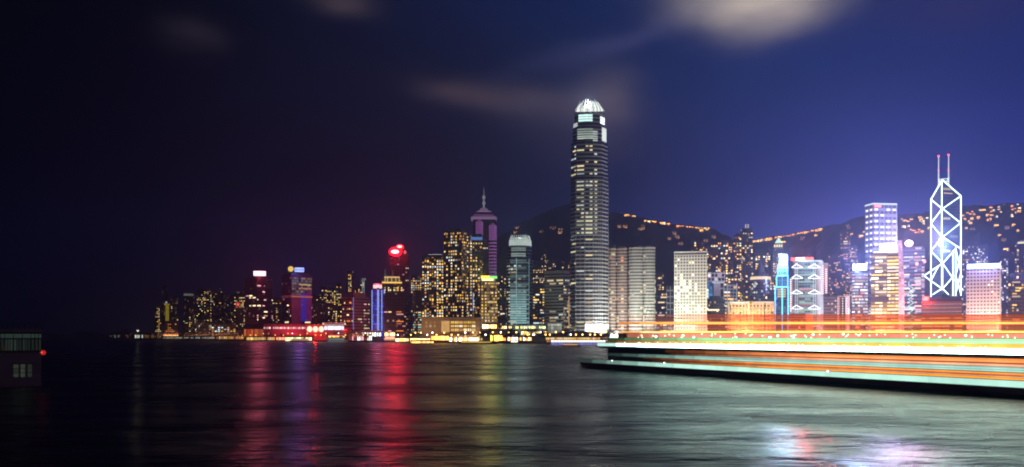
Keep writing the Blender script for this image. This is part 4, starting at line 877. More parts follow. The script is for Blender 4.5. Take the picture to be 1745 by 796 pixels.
# ================================================================== waterfront
def pier(name, label, x0, x1, yt, Y, wall, bays, cols, ya, yb, cat='pier', roofc=None, gap=.25, st=1.0, group=None, roof_over=1.2, prob=.9):
    t = T(name, label, cat, x0, x1, yt, Y, None, group, depth=14, base=1.0)
    t.body(plain('pier wall ' + str(wall), wall, .7)); 
    st *= 1 + interp([(250, .3), (380, .7), (480, 2.6), (760, 5.0)], (x0 + x1) / 2)
    t.box('roof', x0 - roof_over, x1 + roof_over, yt - 1.1, yt, roofc or DARK, ly=-1.5, d=17)
    w = (x1 - x0) / bays; k = 0
    for i in range(bays):
        if R.random() > prob: continue
        c, e = R.choice(cols); e *= R.choice((.6, .9, 1.2)) * st
        t.box('lit_bay', x0 + w * (i + gap / 2), x0 + w * (i + 1 - gap / 2), ya, yb, emit(c, e, .4, .3), ly=-.3, d=.6)
    return t
bk = (.03, .025, .02); GW = ((GOLD, .9), (AMBER, .9), (WARM, 1.1)); D4, D5, D6 = .16, .26, .42
pier('ferry_pier', 'long flat pier strung with dim white lamps at the west end', 278, 371, 573.5, 1880, bk, 34, (((.8, .9, .75), 1), (WARM, 1), (TEAL, .8)), 574.5, 577, st=.22, gap=.4)
pier('ferry_pier', 'pier of dim orange openings next to the long flat white-lamped one', 373, 418, 572, 1760, bk, 16, GW, 573.5, 577.5, st=.26, gap=.35)
pier('terminal_shed', 'red-lit shed with a row of small yellow lights', 416, 452, 554, 1690, (.12, .03, .015), 12, ((ORANGE, .7), (RED, .5)), 561, 573, st=.22, gap=.1)
pier('terminal_shed', 'terminal with a row of round white lamps beneath red towers', 449, 524, 553, 1640, (.08, .015, .015), 24, (((1, .8, .7), 1), (PINK, .7)), 557.5, 560.5, st=.42, gap=.5)
pier('ferry_pier', 'pier crowded with yellow lights below the terminal of white lamps', 420, 486, 574, 1625, bk, 26, GW, 575, 579.5, st=.36, gap=.3)
pier('ferry_pier', 'low pier edged by a string of pale yellow globes', 486, 534, 573, 1500, bk, 18, (((.95, .9, .45), 1.2), ((1, .8, .4), 1)), 575, 581, st=.48, gap=.25)
t = pier('ferry_terminal', 'blue and white lit terminal with a flared flat roof', 553, 586, 551, 1470, (.12, .10, .14), 11, (((.55, .55, 1), 1.0), ((.8, .8, 1), 1)), 556, 562, st=.45, gap=.06, roofc=plain('pale canopy', (.4, .33, .33)), roof_over=3)
for px in (551, 588): t.box('canopy_lamp', px - 1.2, px + 1.2, 550.5, 553.5, emit(WARM, .9), ly=-2, d=1)
t.box('light_strip', 553, 586, 553.3, 554.6, emit((1, .85, .75), .5, .4), ly=-.8, d=.5); t.box('lower_storey', 555, 584, 563.5, 568, plain('red plaster', (.2, .05, .04)), ly=-1, d=4)
t = T('illuminated_sign', 'row of three round white lamps on a red glowing panel', 'sign', 521, 553, 553, 1520, depth=3)
t.body(emit((1, .012, .012), .35, .4), 'sign_panel')
t.box('sign_panel', 527, 552, 568, 576, emit((.9, .01, .01), .22, .3), ly=.5); t.glow(537, 563, (1, .015, .015), .05, ly=-6)
for px in (527.5, 537.5, 547.5): oval(t, 'round_lamp', px, 561, 4.6, 5, emit((1, .92, .66), 1.0), -1.4, .8)
pier('ferry_pier', 'orange-lit shed just behind the docked teal-striped catamaran', 560, 588, 571.5, 1440, bk, 8, ((ORANGE, .9), (GOLD, .8)), 572.8, 575.5, st=.6, gap=.1)
pier('promenade_pavilion', 'dark low pavilion with scattered white lamps beside the blue tower', 594, 634, 570, 1400, bk, 14, ((WARM, .9), (PINK, .8), (COOL, .9)), 572, 580, st=.5, gap=.45, prob=.6)
pier('promenade_pavilion', 'pale canopy with a very bright white lamp at the foot of the blue tower', 616, 650, 564.5, 1420, (.10, .10, .12), 8, ((COOL, 1.1), (WHITE, 1.0)), 567, 573, st=.45, gap=.4, roofc=plain('pale canopy', (.4, .33, .33)))
t = pier('promenade_pavilion', 'two-storey golden pavilion standing right at the water', 656, 673, 566, 1300, (.10, .06, .02), 6, ((GOLD, 1.2), (AMBER, 1.1)), 567.5, 572, st=.8, gap=.12)
for i in range(6): t.box('lit_bay', 656.6 + i * 2.75, 658.9 + i * 2.75, 574, 578.5, emit((1, .58, .1), .7), ly=-.3, d=.6)
pier('ferry_pier', 'long pier of golden openings under the grey tower', 674, 733, 575.5, 1255, bk, 24, ((GOLD, 1.2), (WARM, .9)), 577, 582, st=.7, gap=.3)
pier('promenade_pavilion', 'glowing orange block in front of the hotel podium', 735, 764, 572, 1215, (.12, .06, .02), 9, ((ORANGE, 1.0), (GOLD, 1.1)), 573, 579.5, st=.75, gap=.08)
pier('ferry_pier', 'pier with a pale roof and white and orange lit counters', 765, 815, 573.5, 1200, (.08, .06, .04), 18, ((WARM, 1.2), (ORANGE, 1), (WHITE, 1)), 575.5, 583, st=.7, gap=.3, roofc=plain('pale canopy', (.4, .33, .33)))
pier('ferry_pier', 'low golden-edged jetty below the hotel podium', 700, 764, 580.5, 1190, bk, 28, ((GOLD, 1.1), (AMBER, 1)), 582, 585, st=.55, gap=.3)
pier('shop_building', 'low building with a bright white and red shopfront near the golden tower', 822, 850, 551, 1230, (.10, .06, .03), 8, ((WARM, 1.2), ((1, .3, .1), 1.2), (GOLD, .8)), 553.5, 559.5, st=.85, gap=.35)
pier('shop_building', 'plain tan walled building with dark top along the quay', 836, 877, 564, 1180, (.22, .14, .08), 6, ((AMBER, .5),), 571, 573, st=.6, gap=.4, prob=.6)
pier('shop_building', 'row of small yellow-lit shops under trees at the foot of the teal tower', 855, 930, 554.5, 1215, (.05, .045, .03), 26, ((GOLD, .8), (WARM, .9), ((.8, .9, .4), .7)), 556, 560, st=.6, gap=.5, prob=.7)
pier('ferry_pier', 'burning orange pier beside dark trees on the quay', 836, 856, 570, 1150, (.10, .05, .015), 7, ((ORANGE, 1.1), (GOLD, 1)), 571.5, 581, st=.85, gap=.1)
pier('ferry_pier', 'white and orange lit pier east of the burning orange one', 857, 906, 573.5, 1140, (.06, .045, .03), 17, ((WARM, 1.3), (ORANGE, 1), (WHITE, 1.2)), 575, 581, st=.75, gap=.25)
pier('ferry_pier', 'low jetty with scattered orange and red lamps at the water', 851, 910, 581.5, 1110, bk, 20, ((ORANGE, 1.1), (GOLD, 1), (WARM, 1.2)), 582.5, 586.5, st=.7, gap=.35, prob=.75)
pier('shop_building', 'golden kiosk row in front of the grey banded tower', 888, 932, 563.5, 1165, (.07, .05, .03), 14, ((GOLD, 1.1), (WARM, 1.0)), 565, 571, st=.7, gap=.35, prob=.8)
# arched pier before the tallest tower
t = T('ferry_pier', 'pier with a broad dark arched roof and orange lamps beneath', 'pier', 928, 1036, 573, 1075, depth=26, base=1.0)
t.body(plain('pier wall dark', (.06, .05, .04)))
m = MB(); n = 18; xa, xb = t.lx(926), t.lx(1040)
arch = [(xa + (xb - xa) * i / n, t.lz(574) + (t.lz(564.5) - t.lz(574)) * math.sin(math.pi * min(1, .06 + .88 * i / n)) ** .7) for i in range(n + 1)]
for y0 in (-2.5, 26): m.face([(x, y0, t.lz(574.6)) for x in (xa, xb)] + [(x, y0, z) for x, z in reversed(arch)])
for (x0_, z0_), (x1_, z1_) in zip(arch[:-1], arch[1:]): m.face([(x0_, -2.5, z0_), (x1_, -2.5, z1_), (x1_, 26, z1_), (x0_, 26, z0_)])
m.build('roof', plain('rust-brown roof', (.05, .022, .02)), t.root)
for i in range(34):
    c, e = R.choice(((GOLD, 1.1), (ORANGE, 1), (WARM, 1.2))); px = 930 + i * 3.1
    t.box('lit_bay', px, px + 2.2, 575.2, 579, emit(c, e * .85, .3), ly=-.4, d=.6)
    if i % 3 == 0: t.box('column', px - .6, px - .2, 574.5, 583, DARK, ly=-1, d=.6)
for i in range(26):
    px = 932 + i * 4; t.box('lit_bay', px, px + 2.6, 580.4, 583.6, emit(*R.choice(((ORANGE, .8), (GOLD, .9), (WARM, .9)))), ly=-.4, d=.6)
t = pier('promenade_pavilion', 'white peaked canopy glowing beside the arched roof pier', 1038, 1062, 569, 1090, (.3, .3, .28), 6, ((WHITE, 1.3), (TEAL, 1)), 570, 577, st=1.0, gap=.15)
xm = t.lx(1050, 4); MB().prism([(xm - 11, -2), (xm + 11, -2), (xm + 11, 12), (xm - 11, 12)], t.lz(568.5), t.lz(563), [(xm - 1, 4), (xm + 1, 4), (xm + 1, 6), (xm - 1, 6)]).build('peaked_canopy', emit((1, .97, .9), .9), t.root)
for (a, b, Y, lab) in ((1065, 1180, 1080, 'orange-lit pier directly before the banded twin towers'), (1185, 1330, 1060, 'orange-lit pier before the wide low hotel'), (1335, 1500, 1050, 'orange-lit pier before the trussed bank tower'), (1505, 1760, 1040, 'orange-lit pier at the eastern end of the shore')):
    pier('ferry_pier', lab, a, b, 568, Y, (.20, .07, .05), int((b - a) / 4.5), ((ORANGE, 1), (WARM, 1.2), (GOLD, 1)), 569.5, 575, st=.9, gap=.4)

# orange area lights added along the eastern quay for a warm wash on towers
for px in (1085, 1245, 1330, 1415, 1500, 1590, 1680, 1745):
    l = bpy.data.lights.new('quay_fill_light', 'AREA'); l.shape = 'RECTANGLE'; l.size, l.size_y = 55, 6; l.energy = 48000; l.color = (1, .36, .10)
    o = bpy.data.objects.new('quay_fill_light', l); COL.objects.link(o); Y = 1068; o.location = ((px - CX) / F * Y, Y, 12)
    o.rotation_euler = Vector(((px - CX) / F * 60, 60, 26)).to_track_quat('-Z', 'Y').to_euler()
for px, pw, c in ((290, 30000, (1, .5, .2)), (330, 30000, (1, .42, .18)), (372, 30000, (1, .36, .16)), (410, 26000, (1, .3, .12)), (560, 40000, (1, .12, .10)), (606, 30000, (1, .2, .2)), (672, 26000, (.8, .35, .5)), (735, 26000, (1, .55, .25)), (790, 26000, (1, .55, .28))):  # west quay area lights added to redden and brighten the facades
    l = bpy.data.lights.new('quay_fill_light', 'AREA'); l.shape = 'RECTANGLE'; l.size, l.size_y = 45, 6; l.energy = pw; l.color = c
    o = bpy.data.objects.new('quay_fill_light', l); COL.objects.link(o); Y = shore(px) + 18; o.location = ((px - CX) / F * Y, Y, 9)
    o.rotation_euler = Vector(((px - CX) / F * 60, 60, 22)).to_track_quat('-Z', 'Y').to_euler()
# distant low western shore
for i, (a, b, yt, lab) in enumerate(((118, 150, 572, 'low shed with tiny orange lights at the farthest western shore'), (151, 170, 569, 'orange-lit shed near the farthest western shore, second from the end'), (172, 190, 571, 'dark shed with a pale sign between orange sheds, far west'),
        (192, 206, 570, 'small bluish lit shed on the far western shore'), (207, 219, 562, 'dark blocky building on the far western shore'), (221, 244, 568, 'floodlit white quay shed on the far western shore'), (246, 263, 569, 'orange-lit shed just west of the first slim tower'))):
    c = (((.75, .85, .7), 1.2), (WHITE, 1.2)) if 'floodlit' in lab else ((COOL, .8), (AMBER, .6)) if 'bluish' in lab else ((ORANGE, 1), (AMBER, 1), (GOLD, .8))
    pier('quay_shed', lab, a, b, yt, 2750 - i * 80, (.02, .012, .008), max(4, int((b - a) / 2.6)), c, max(yt + 1.2, 571), 576, cat='shed', st=.50 if 'floodlit' in lab else .14, gap=.4, prob=.7)
    if 'floodlit' in lab:
        G = T('floodlight', 'tall mast with a floodlight head above the far western quay', 'light mast', 233, 236, 562, 2560, depth=2); MB().beam((0, 0, 0), (0, 0, G.lz(564)), .5, 6).build('mast', GREY, G.root); G.box('lamp_head', 233, 236.5, 562.5, 564.5, emit((1, .95, .7), 1.0), ly=-1); G.glow(235, 566, (1, .8, .4), .02, ly=-10)

# ---------------------------------------------------- street lamps along the shore
def lamp_proto(mat, s=1.0):
    r = empty('street_lamp', (0, 0, 0)); MB().beam((0, 0, 0), (0, 0, 8.4 * s), .16, 6).build('lamp_post', GREY, r); MB().ball((0, 0, 8.9 * s), .85, 8, 6).build('lamp_head', mat, r); return r
protos = {}
LAB = {0: 'tall amber-headed lamp in the row along the far quay', 1: 'tall white-headed lamp among the amber lamps of the far quay', 2: 'tall dim orange lamp on the faint far western quay'}
px = 116.0; 
while px < 1060:
    Y = shore(px) + 8 + R.random() * 30; kind = 2 if px < 420 else (1 if R.random() < .25 else 0); e = {2: .8, 1: 6.8, 0: 6.5}[kind] * (1 if px > 640 else .45)
    key = (kind, px > 640)
    if key not in protos:
        o = protos[key] = lamp_proto(emit(((1, .5, .12), WHITE, (1, .4, .08))[kind], e)); 
    else: o = copy_tree(protos[key])
    o.location = ((px - CX) / F * Y, Y, 2.0 + (0 if R.random() < .6 else 3)); tag(o, LAB[kind], 'street lamp', ('amber lamps along the far quay', 'white lamps along the far quay', 'dim lamps of the far western quay')[kind])
    px += R.uniform(7, 14) if px > 400 else R.uniform(6, 13)

# ---------------------------------------------------- quay trees
leafm = plain('dark foliage', (.035, .05, .025), .9, var=.5, scale=.4); bark = plain('bark', (.06, .045, .035), .9)
def tree(seed, h):
    r = random.Random(seed); root = empty('quay_tree', (0, 0, 0)); m = MB(); m.beam((0, 0, 0), (0.1, 0, h * .5), .28, 7, .18)
    for a in range(5): t_ = a * 1.26 + r.random(); m.beam((.1, 0, h * (.35 + .1 * r.random())), (math.cos(t_) * h * .26, math.sin(t_) * h * .26, h * (.6 + .2 * r.random())), .13, 5, .05)
    m.build('trunk', bark, root); c = MB(); cl = [Vector((r.gauss(0, h * .2), r.gauss(0, h * .2), h * (.66 + r.gauss(0, .13)))) for _ in range(11)]
    for k in range(520):
        p = r.choice(cl) + Vector((r.gauss(0, 1), r.gauss(0, 1), r.gauss(0, .8))) * h * .085; u = Vector((r.gauss(0, 1), r.gauss(0, 1), r.gauss(0, 1))).normalized(); v = u.orthogonal().normalized(); s = h * (.022 + .03 * r.random())
        c.face([p - u * s, p + v * s * .6, p + u * s, p - v * s * .6])
    c.build('crown', leafm, root); return root
tp = [tree(1, 12), tree(2, 10), tree(3, 13)]; first = [True] * 3
TREES = [(598, 0), (603, 1), (609, 2), (616, 0), (622, 1), (818, 2), (823, 0), (828, 1), (833, 2), (862, 1), (872, 2), (882, 0), (893, 1), (902, 2), (910, 0), (917, 1), (924, 2), (930, 0), (1032, 1), (1039, 2), (690, 1), (712, 0), (420, 1), (462, 0), (480, 2)]
for px, k in TREES:
    o = tp[k] if first[k] else copy_tree(tp[k]); first[k] = False
    Y = shore(px) + 22 + R.random() * 16; o.location = ((px - CX) / F * Y, Y, 2); s = R.uniform(.9, 1.35); o.scale = (s, s, s); o.rotation_euler = (0, 0, R.random() * 6)
    tag(o, 'dark round-crowned tree among the lamps on the far quay', 'tree', 'trees along the far quay')

# ---------------------------------------------------- lit houses on the ridge
def hill_point(px, py):
    best = None; Y = HY0
    while Y <= HY1 + 5:
        e = abs(HY - (hill_z(px, Y) - CH) * F / Y - py)
        if best is None or e < best[0]: best = (e, Y)
        Y += 12
    return best[1]
def house_proto(c, e):
    r = empty('hillside_house', (0, 0, 0)); MB().box(-6, 6, -4, 4, -6, 5).build('wall', plain('house wall', (.2, .17, .15)), r); MB().prism([(-6.6, -4.6), (6.6, -4.6), (6.6, 4.6), (-6.6, 4.6)], 5, 8, [(-5, -.4), (5, -.4), (5, .4), (-5, .4)]).build('roof', DARK, r)
    wm = MB().box(-1.1, 1.1, -4.25, -3.9, -1.2, 1.5).mesh('window', emit(c, e * 1.6))
    for x in (-4.2, -1.4, 1.4, 4.2):
        for z in (-2.6, 2.0):
            if R.random() < .2: continue
            o = bpy.data.objects.new('window', wm); COL.objects.link(o); o.parent = r; o.location = (x, 0, z)
    return r
hp = {'am': house_proto((1, .50, .12), 2.2), 'or': house_proto((1, .33, .06), 2.6), 'wh': house_proto((1, .75, .42), 2.4), 'dm': house_proto((1, .5, .2), .55)}; hf1 = dict.fromkeys(hp, True)
HL = {'am': 'amber-lit house on the dark wooded ridge', 'or': 'deep orange lit house strung along the dark ridge road', 'wh': 'pale warm-white lit house on the dark ridge', 'dm': 'faintly lit house low on the dark wooded hill'}
def houses(n, x0, x1, y0, y1, kinds, slope=0.0):
    for i in range(n):
        px = R.uniform(x0, x1); py = R.uniform(y0, y1) + slope * (px - x0); k = R.choice(kinds)
        py = max(py, interp(RIDGE, px) + 1.5); Y = hill_point(px, py)
        o = hp[k] if hf1[k] else copy_tree(hp[k]); hf1[k] = False
        o.location = ((px - CX) / F * Y, Y, CH + (HY - py) * Y / F); o.rotation_euler = (0, 0, -math.atan((px - CX) / F) + R.uniform(-.4, .4)); s = R.uniform(.7, 1.2) if k == 'dm' else R.choice((.6, .75, .9, 1.15)); o.scale = (s, s, s)
        tag(o, HL[k], 'house', {'am': 'amber lit houses on the ridge', 'or': 'orange lit houses on the ridge road', 'wh': 'warm white lit houses on the ridge', 'dm': 'faint houses low on the hill'}[k])
houses(6, 1066, 1086, 365, 368, ('am', 'or')); houses(18, 1096, 1142, 373, 379, ('am', 'wh', 'or'), .10); houses(10, 1146, 1182, 383, 388, ('am', 'or')); houses(6, 1198, 1212, 380, 387, ('or', 'wh')); houses(8, 1050, 1110, 384, 393, ('dm', 'am'))
houses(7, 1130, 1230, 394, 420, ('dm',)); houses(9, 870, 960, 388, 398, ('dm',)); houses(5, 1180, 1215, 388, 394, ('am',))
houses(14, 1284, 1312, 396, 406, ('or', 'am', 'wh')); houses(28, 1312, 1368, 391, 398, ('or', 'or', 'am'), -.05); houses(12, 1368, 1400, 384, 390, ('or', 'am')); houses(6, 1290, 1400, 400, 414, ('am', 'dm')); houses(8, 1430, 1475, 380, 410, ('am', 'dm'))
houses(14, 1532, 1585, 368, 392, ('am', 'wh')); houses(10, 1552, 1572, 392, 398, ('or',)); houses(17, 1640, 1700, 354, 380, ('am', 'or', 'wh')); houses(15, 1690, 1745, 348, 372, ('am', 'or', 'wh')); houses(7, 1640, 1745, 378, 395, ('am', 'dm')); houses(6, 1695, 1745, 400, 440, ('dm', 'am'))

# ---------------------------------------------------- boats at the far quay
def boat(name, label, xa, xb, Y, h, hullc, rows, cat='ferry', taper=.12):
    xm = (xa + xb) / 2; r = empty(name, ((xm - CX) / F * Y, Y, 0), -math.atan((xm - CX) / F)); tag(r, label, cat); L = (xb - xa) * Y / F; b = L * .5; w = max(5, L * .12)
    m = MB(); P = [(-b, 0), (b * .8, 0), (b, w / 2), (b * .8, w), (-b, w)]; m.prism(P, -.6, h * .35, [(-b, -.2), (b * .82, -.2), (b * 1.03, w / 2), (b * .82, w + .2), (-b, w + .2)]); m.build('hull', hullc, r)
    MB().box(-b * .9, b * .7, .5, w - .5, h * .35, h * .75).build('cabin', plain('boat cabin', (.3, .3, .3)), r); MB().box(-b * .95, b * .75, .1, w - .1, h * .75, h * .83).build('roof', plain('boat roof', (.4, .4, .4)), r); MB().box(b * .2, b * .5, 1, w - 1, h * .83, h * 1.1).build('wheelhouse', plain('boat cabin', (.3, .3, .3)), r)
    MB().beam((0, w / 2, h * .83), (0, w / 2, h * 1.6), .12, 5).build('mast', GREY, r)
    for (z0, z1, c, e, n) in rows:
        for i in range(n):
            u0 = -b * .88 + (b * 1.55) * i / n; u1 = u0 + b * 1.55 / n * .86
            MB().box(u0, u1, .38 if z0 > .35 else -.35, .6 if z0 > .35 else -.1, h * z0, h * z1).build('window' if z0 > .35 else 'light_strip', emit(c, e), r)
    return r
boat('ferry', 'docked catamaran with pale teal light stripes near the three round lamps', 558, 592, 1330, 9, plain('white hull', (.4, .42, .42)), ((.42, .58, (.7, .95, .85), .30, 9), (.12, .2, (.6, .9, .85), .25, 4)))
boat('ferry', 'low dark boat with a golden light line off the hotel podium', 782, 848, 1010, 4.2, plain('black hull', (.015, .015, .015)), ((.4, .62, (1, .62, .1), .8, 14),))
boat('launch', 'tiny launch with bright white lamps by the orange jetty', 870, 885, 1030, 5, plain('black hull', (.015, .015, .015)), ((.42, .68, (1, .9, .6), 2.2, 4),), 'boat')
boat('ferry', 'white-lit ferry with a blue waterline in front of the arched roof pier', 930, 1085, 930, 6.4, plain('white hull', (.4, .42, .42)), ((.42, .72, (1, .92, .85), 1.5, 22), (.05, .22, (.25, .3, 1), .8, 10)))
boat('launch', 'small launch with a thin orange light line nearest the far pier', 958, 990, 800, 2.6, plain('black hull', (.015, .015, .015)), ((.4, .7, (1, .5, .2), .8, 8),), 'boat')
boat('ferry', 'small docked ferry with a yellow lit deck below the white-lamped terminal', 495, 530, 1440, 6, plain('black hull', (.015, .015, .015)), ((.4, .68, (.95, .8, .3), .5, 9),))

# ================================================================== light trails of passing boats, shaped as two long lit vessels
V = empty('ferry_trail_ship', (13.6, 264, 0), math.atan2(-.9187, .395))
tag(V, 'white, teal and orange ferry light trails shaped as a long dark-hulled ship', 'ship')
LEN, BM = 186.0, 14.0
def hullpoly(off=0.0, s0=0.0):
    top = []; n = 10
    for i in range(n + 1): a = i / n; top.append((s0 + a * (30 - 0), BM / 2 - (BM / 2 + off) * math.sin(math.pi / 2 * a) ** .8))
    bot = [(x, BM - y) for x, y in reversed(top)]
    near = top + [(LEN, -off)]; farp = [(LEN, BM + off)] + bot[:-1]
    return near + farp
hb = hullpoly(-.6, 3); ht = hullpoly(0, 1.5); h2 = hullpoly(.12, .3); h3 = hullpoly(.2, 0)
MB().prism(hb, -1.2, .62, ht).build('hull', plain('black hull paint', (.006, .007, .012), .35), V)
MB().prism(ht, .62, 1.46, h2).build('hull_strake', plain('maroon hull paint', (.55, .06, .10), .4), V)
MB().prism(h2, 1.46, 1.56, h3).build('rub_rail', plain('black hull paint', (.006, .007, .012), .35), V)
MB().box(30, LEN, .35, BM - .35, 1.5, 6.25).build('superstructure', plain('deck house paint', (.10, .09, .09)), V)
def strip(name, z0, z1, s0, s1, c, e, L=6.0, gap=.05, y=.3, d=.12, var=.25):  # glowing segments imitating a light trail, fading in from the bow
    s = s0; sm = {}
    while s < s1 - .2:
        l = min(L, s1 - s); f = min(1.0, .05 + .95 * (max(0, (s - s0 + 1)) / 46.0) ** 1.4); q = round(e * f * R.uniform(.92, 1.06), 2)
        MB().box(s + gap / 2, s + l - gap / 2, y - d, y, z0, z1).build(name, emit(c, q, var, .25), V); s += l
T1, T2 = (.42, .72, .60), (.35, .66, .55)
MB().box(14, LEN, .05, .3, 1.5, 2.62).build('bulwark', plain('dark bulwark', (.05, .055, .055)), V)
strip('trail_panel', 1.62, 2.56, 14, LEN, T1, 1.0, 8, .04, .06)
strip('light_strip', 2.68, 2.92, 52, LEN, (1, .34, .035), 1.15, 8, .03, .3)
strip('window', 2.96, 3.36, 52, LEN, (.62, .17, .11), .62, 2.6, .10, .33, var=.4)  # brownish trail band cut into lit panes
strip('light_strip', 3.40, 3.64, 48, LEN, (1, .30, .03), 1.15, 8, .03, .3)
strip('trail_panel', 3.76, 4.5, 30, LEN, T2, .70, 8, .04, .3)
strip('window', 4.56, 4.96, 60, LEN, (.95, .36, .19), .85, 2.8, .08, .33, var=.4)  # salmon trail band cut into lit panes
MB().box(30, LEN, .1, .3, 4.98, 5.08).build('deck_edge', plain('dark deck edge', (.04, .02, .02)), V)
strip('light_strip', 5.10, 5.72, 58, LEN, (1, .27, .07), .95, 8, .03, .3)
MB().box(26, LEN, -.1, .3, 5.80, 6.22).build('canopy_fascia', plain('violet grey fascia', (.5, .5, .6), .5), V)
MB().box(24, LEN, -.7, BM + .7, 6.22, 6.34).build('canopy', plain('white canopy', (.7, .7, .7)), V)
strip('trail_canopy_light', 6.34, 7.16, 26, LEN, (.60, 1, .88), 14, 10, .02, -.5)  # white trail band, tinted so the water picks up teal
MB().box(26, LEN, -.3, BM, 7.16, 7.22).build('sun_deck', plain('teak deck', (.25, .14, .07)), V)
strip('trail_rail_panel', 7.24, 7.84, 30, LEN, (1, .36, .03), 1.5, 6, .04, -.25, var=.6)
strip('light_strip', 7.88, 8.62, 32, LEN, (.40, 1, .42), .95, 8, .03, -.25)
MB().box(32, LEN, -.3, -.1, 8.64, 8.7).build('handrail', plain('varnished rail', (.3, .16, .07)), V)
for (z_, h_, s_, c_, e_) in ((1.70, .05, 60, (.8, 1, .9), 1.2), (2.05, .06, 90, (.9, 1, .95), 1.1), (2.40, .05, 40, (.3, .75, .6), .9), (3.05, .05, 70, (1, .6, .2), 1.2), (3.88, .05, 36, (.7, 1, .85), 1.0), (4.22, .06, 84, (.6, .9, .8), 1.0), (4.70, .05, 75, (1, .7, .4), 1.2), (5.3, .05, 66, (1, .5, .2), 1.3), (5.55, .05, 100, (1, .35, .05), 1.1), (5.95, .06, 50, (.8, .8, 1), .7), (8.1, .08, 60, (.7, 1, .7), 1.2)):
    strip('trail_line', z_, z_ + h_, s_, LEN, c_, e_, 9, .02, .02 if z_ < 2.6 or 5.75 < z_ < 6.3 else -.42 if z_ > 7 else .12, .04, var=.6)
pm_ = MB().beam((0, 0, 0), (0, 0, 1.5), .035, 5).mesh('rail_post', GREY); lm_ = MB().ball((0, 0, 0), .11, 8, 6).mesh('rail_lamp', emit((1, .8, .45), 3))
for i in range(70):
    s = 36 + i * 2.1
    o = bpy.data.objects.new('rail_post', pm_); COL.objects.link(o); o.parent = V; o.location = (s, -.15, 7.22)
for i in range(50):
    s = 40 + R.random() * 125; o = bpy.data.objects.new('rail_lamp', lm_); COL.objects.link(o); o.parent = V; o.location = (s, -.45, 7.34 + .12 * R.random())
MB().beam((8, BM / 2, 1.5), (8, BM / 2, 3.8), .07, 6).build('jackstaff', GREY, V)
for z in (1.95, 2.35): MB().beam((2, BM / 2, z), (14, 1.2, z), .03, 5).build('bow_rail', GREY, V)
for s, z in ((58, 2.6), (112, 2.6), (33, 2.5)): MB().ball((s, -.05, z), .13, 8, 6).build('deck_lamp', emit((.9, 1, 1), 6), V)

U = empty('trail_wash_vessel', (47, 420, 0), 0.0)
tag(U, 'translucent orange light-trail wash shaped as a tall amber-glazed vessel behind the dark-hulled ship', 'ship')
U.name = 'trail_wash_liner'; UL, UB = 232.0, 22.0
def zz_(y): return CH - (y - HY) * 420 / F
P = [(0, UB / 2), (4, 3), (14, 0), (UL, 0), (UL, UB), (14, UB), (4, UB - 3)]
MB().prism(P, -1.5, zz_(577.5)).build('hull', plain('dark liner hull', (.05, .02, .02), .4), U)
MB().box(6, UL, .4, UB - .4, zz_(577.6), zz_(567.5)).build('deck_house', plain('liner paint', (.32, .12, .10)), U)
def ustrip(name, ya, yb, c, e, L, gap, y=.35, x0=4, var=.3):  # glowing segments imitating the farther light trail
    s = x0
    while s < UL - .1:
        l = min(L, UL - s); f = min(1, .35 + (s - x0) / 40); MB().box(s + gap / 2, s + l - gap / 2, y - .15, y, zz_(yb), zz_(ya)).build(name, emit(c, round(e * f * R.uniform(.9, 1.08), 2), var, .12), U); s += l
ustrip('window', 568.6, 576.6, (.95, .27, .18), 1.05, 5.0, .12, x0=8, var=.5)  # pink trail band cut into lit panes
ustrip('light_strip', 564.6, 567.2, (1, .46, .07), 2.6, 10, .03, x0=4)
ustrip('light_strip', 548.8, 552.4, (1, .33, .06), 2.1, 10, .03, x0=4)
gm = bpy.data.materials.new('amber trail wash'); gm.use_nodes = True; gt = gm.node_tree; gt.nodes.clear()  # orange trail wash put into glowing tinted panes of an invented gallery
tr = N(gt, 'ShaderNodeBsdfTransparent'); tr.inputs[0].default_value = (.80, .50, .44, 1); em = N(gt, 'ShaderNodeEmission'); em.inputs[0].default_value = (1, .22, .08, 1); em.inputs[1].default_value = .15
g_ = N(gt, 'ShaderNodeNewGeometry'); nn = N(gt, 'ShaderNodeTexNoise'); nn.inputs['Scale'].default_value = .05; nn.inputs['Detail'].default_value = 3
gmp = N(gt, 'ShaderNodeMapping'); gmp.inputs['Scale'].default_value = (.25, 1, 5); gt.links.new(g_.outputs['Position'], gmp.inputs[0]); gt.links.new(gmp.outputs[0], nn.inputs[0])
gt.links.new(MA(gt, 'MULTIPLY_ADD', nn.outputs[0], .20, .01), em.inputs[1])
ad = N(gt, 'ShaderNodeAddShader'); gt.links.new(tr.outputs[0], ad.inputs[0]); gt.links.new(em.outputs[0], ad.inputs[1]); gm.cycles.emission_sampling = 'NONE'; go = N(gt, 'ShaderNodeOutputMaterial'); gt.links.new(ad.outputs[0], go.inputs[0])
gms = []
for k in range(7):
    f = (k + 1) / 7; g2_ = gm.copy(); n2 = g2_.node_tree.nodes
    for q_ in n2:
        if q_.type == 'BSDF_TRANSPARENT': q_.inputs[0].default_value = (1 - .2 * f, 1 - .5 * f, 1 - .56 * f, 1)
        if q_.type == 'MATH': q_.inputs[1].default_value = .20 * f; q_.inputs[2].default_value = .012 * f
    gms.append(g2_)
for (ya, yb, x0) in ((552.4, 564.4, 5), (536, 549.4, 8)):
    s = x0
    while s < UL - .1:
        l = min(12, UL - s); MB().box(s + .05, s + l - .05, .3, .36, zz_(yb), zz_(ya)).build('trail_wash_pane', gms[min(6, int((s - x0) / 9))], U); s += l
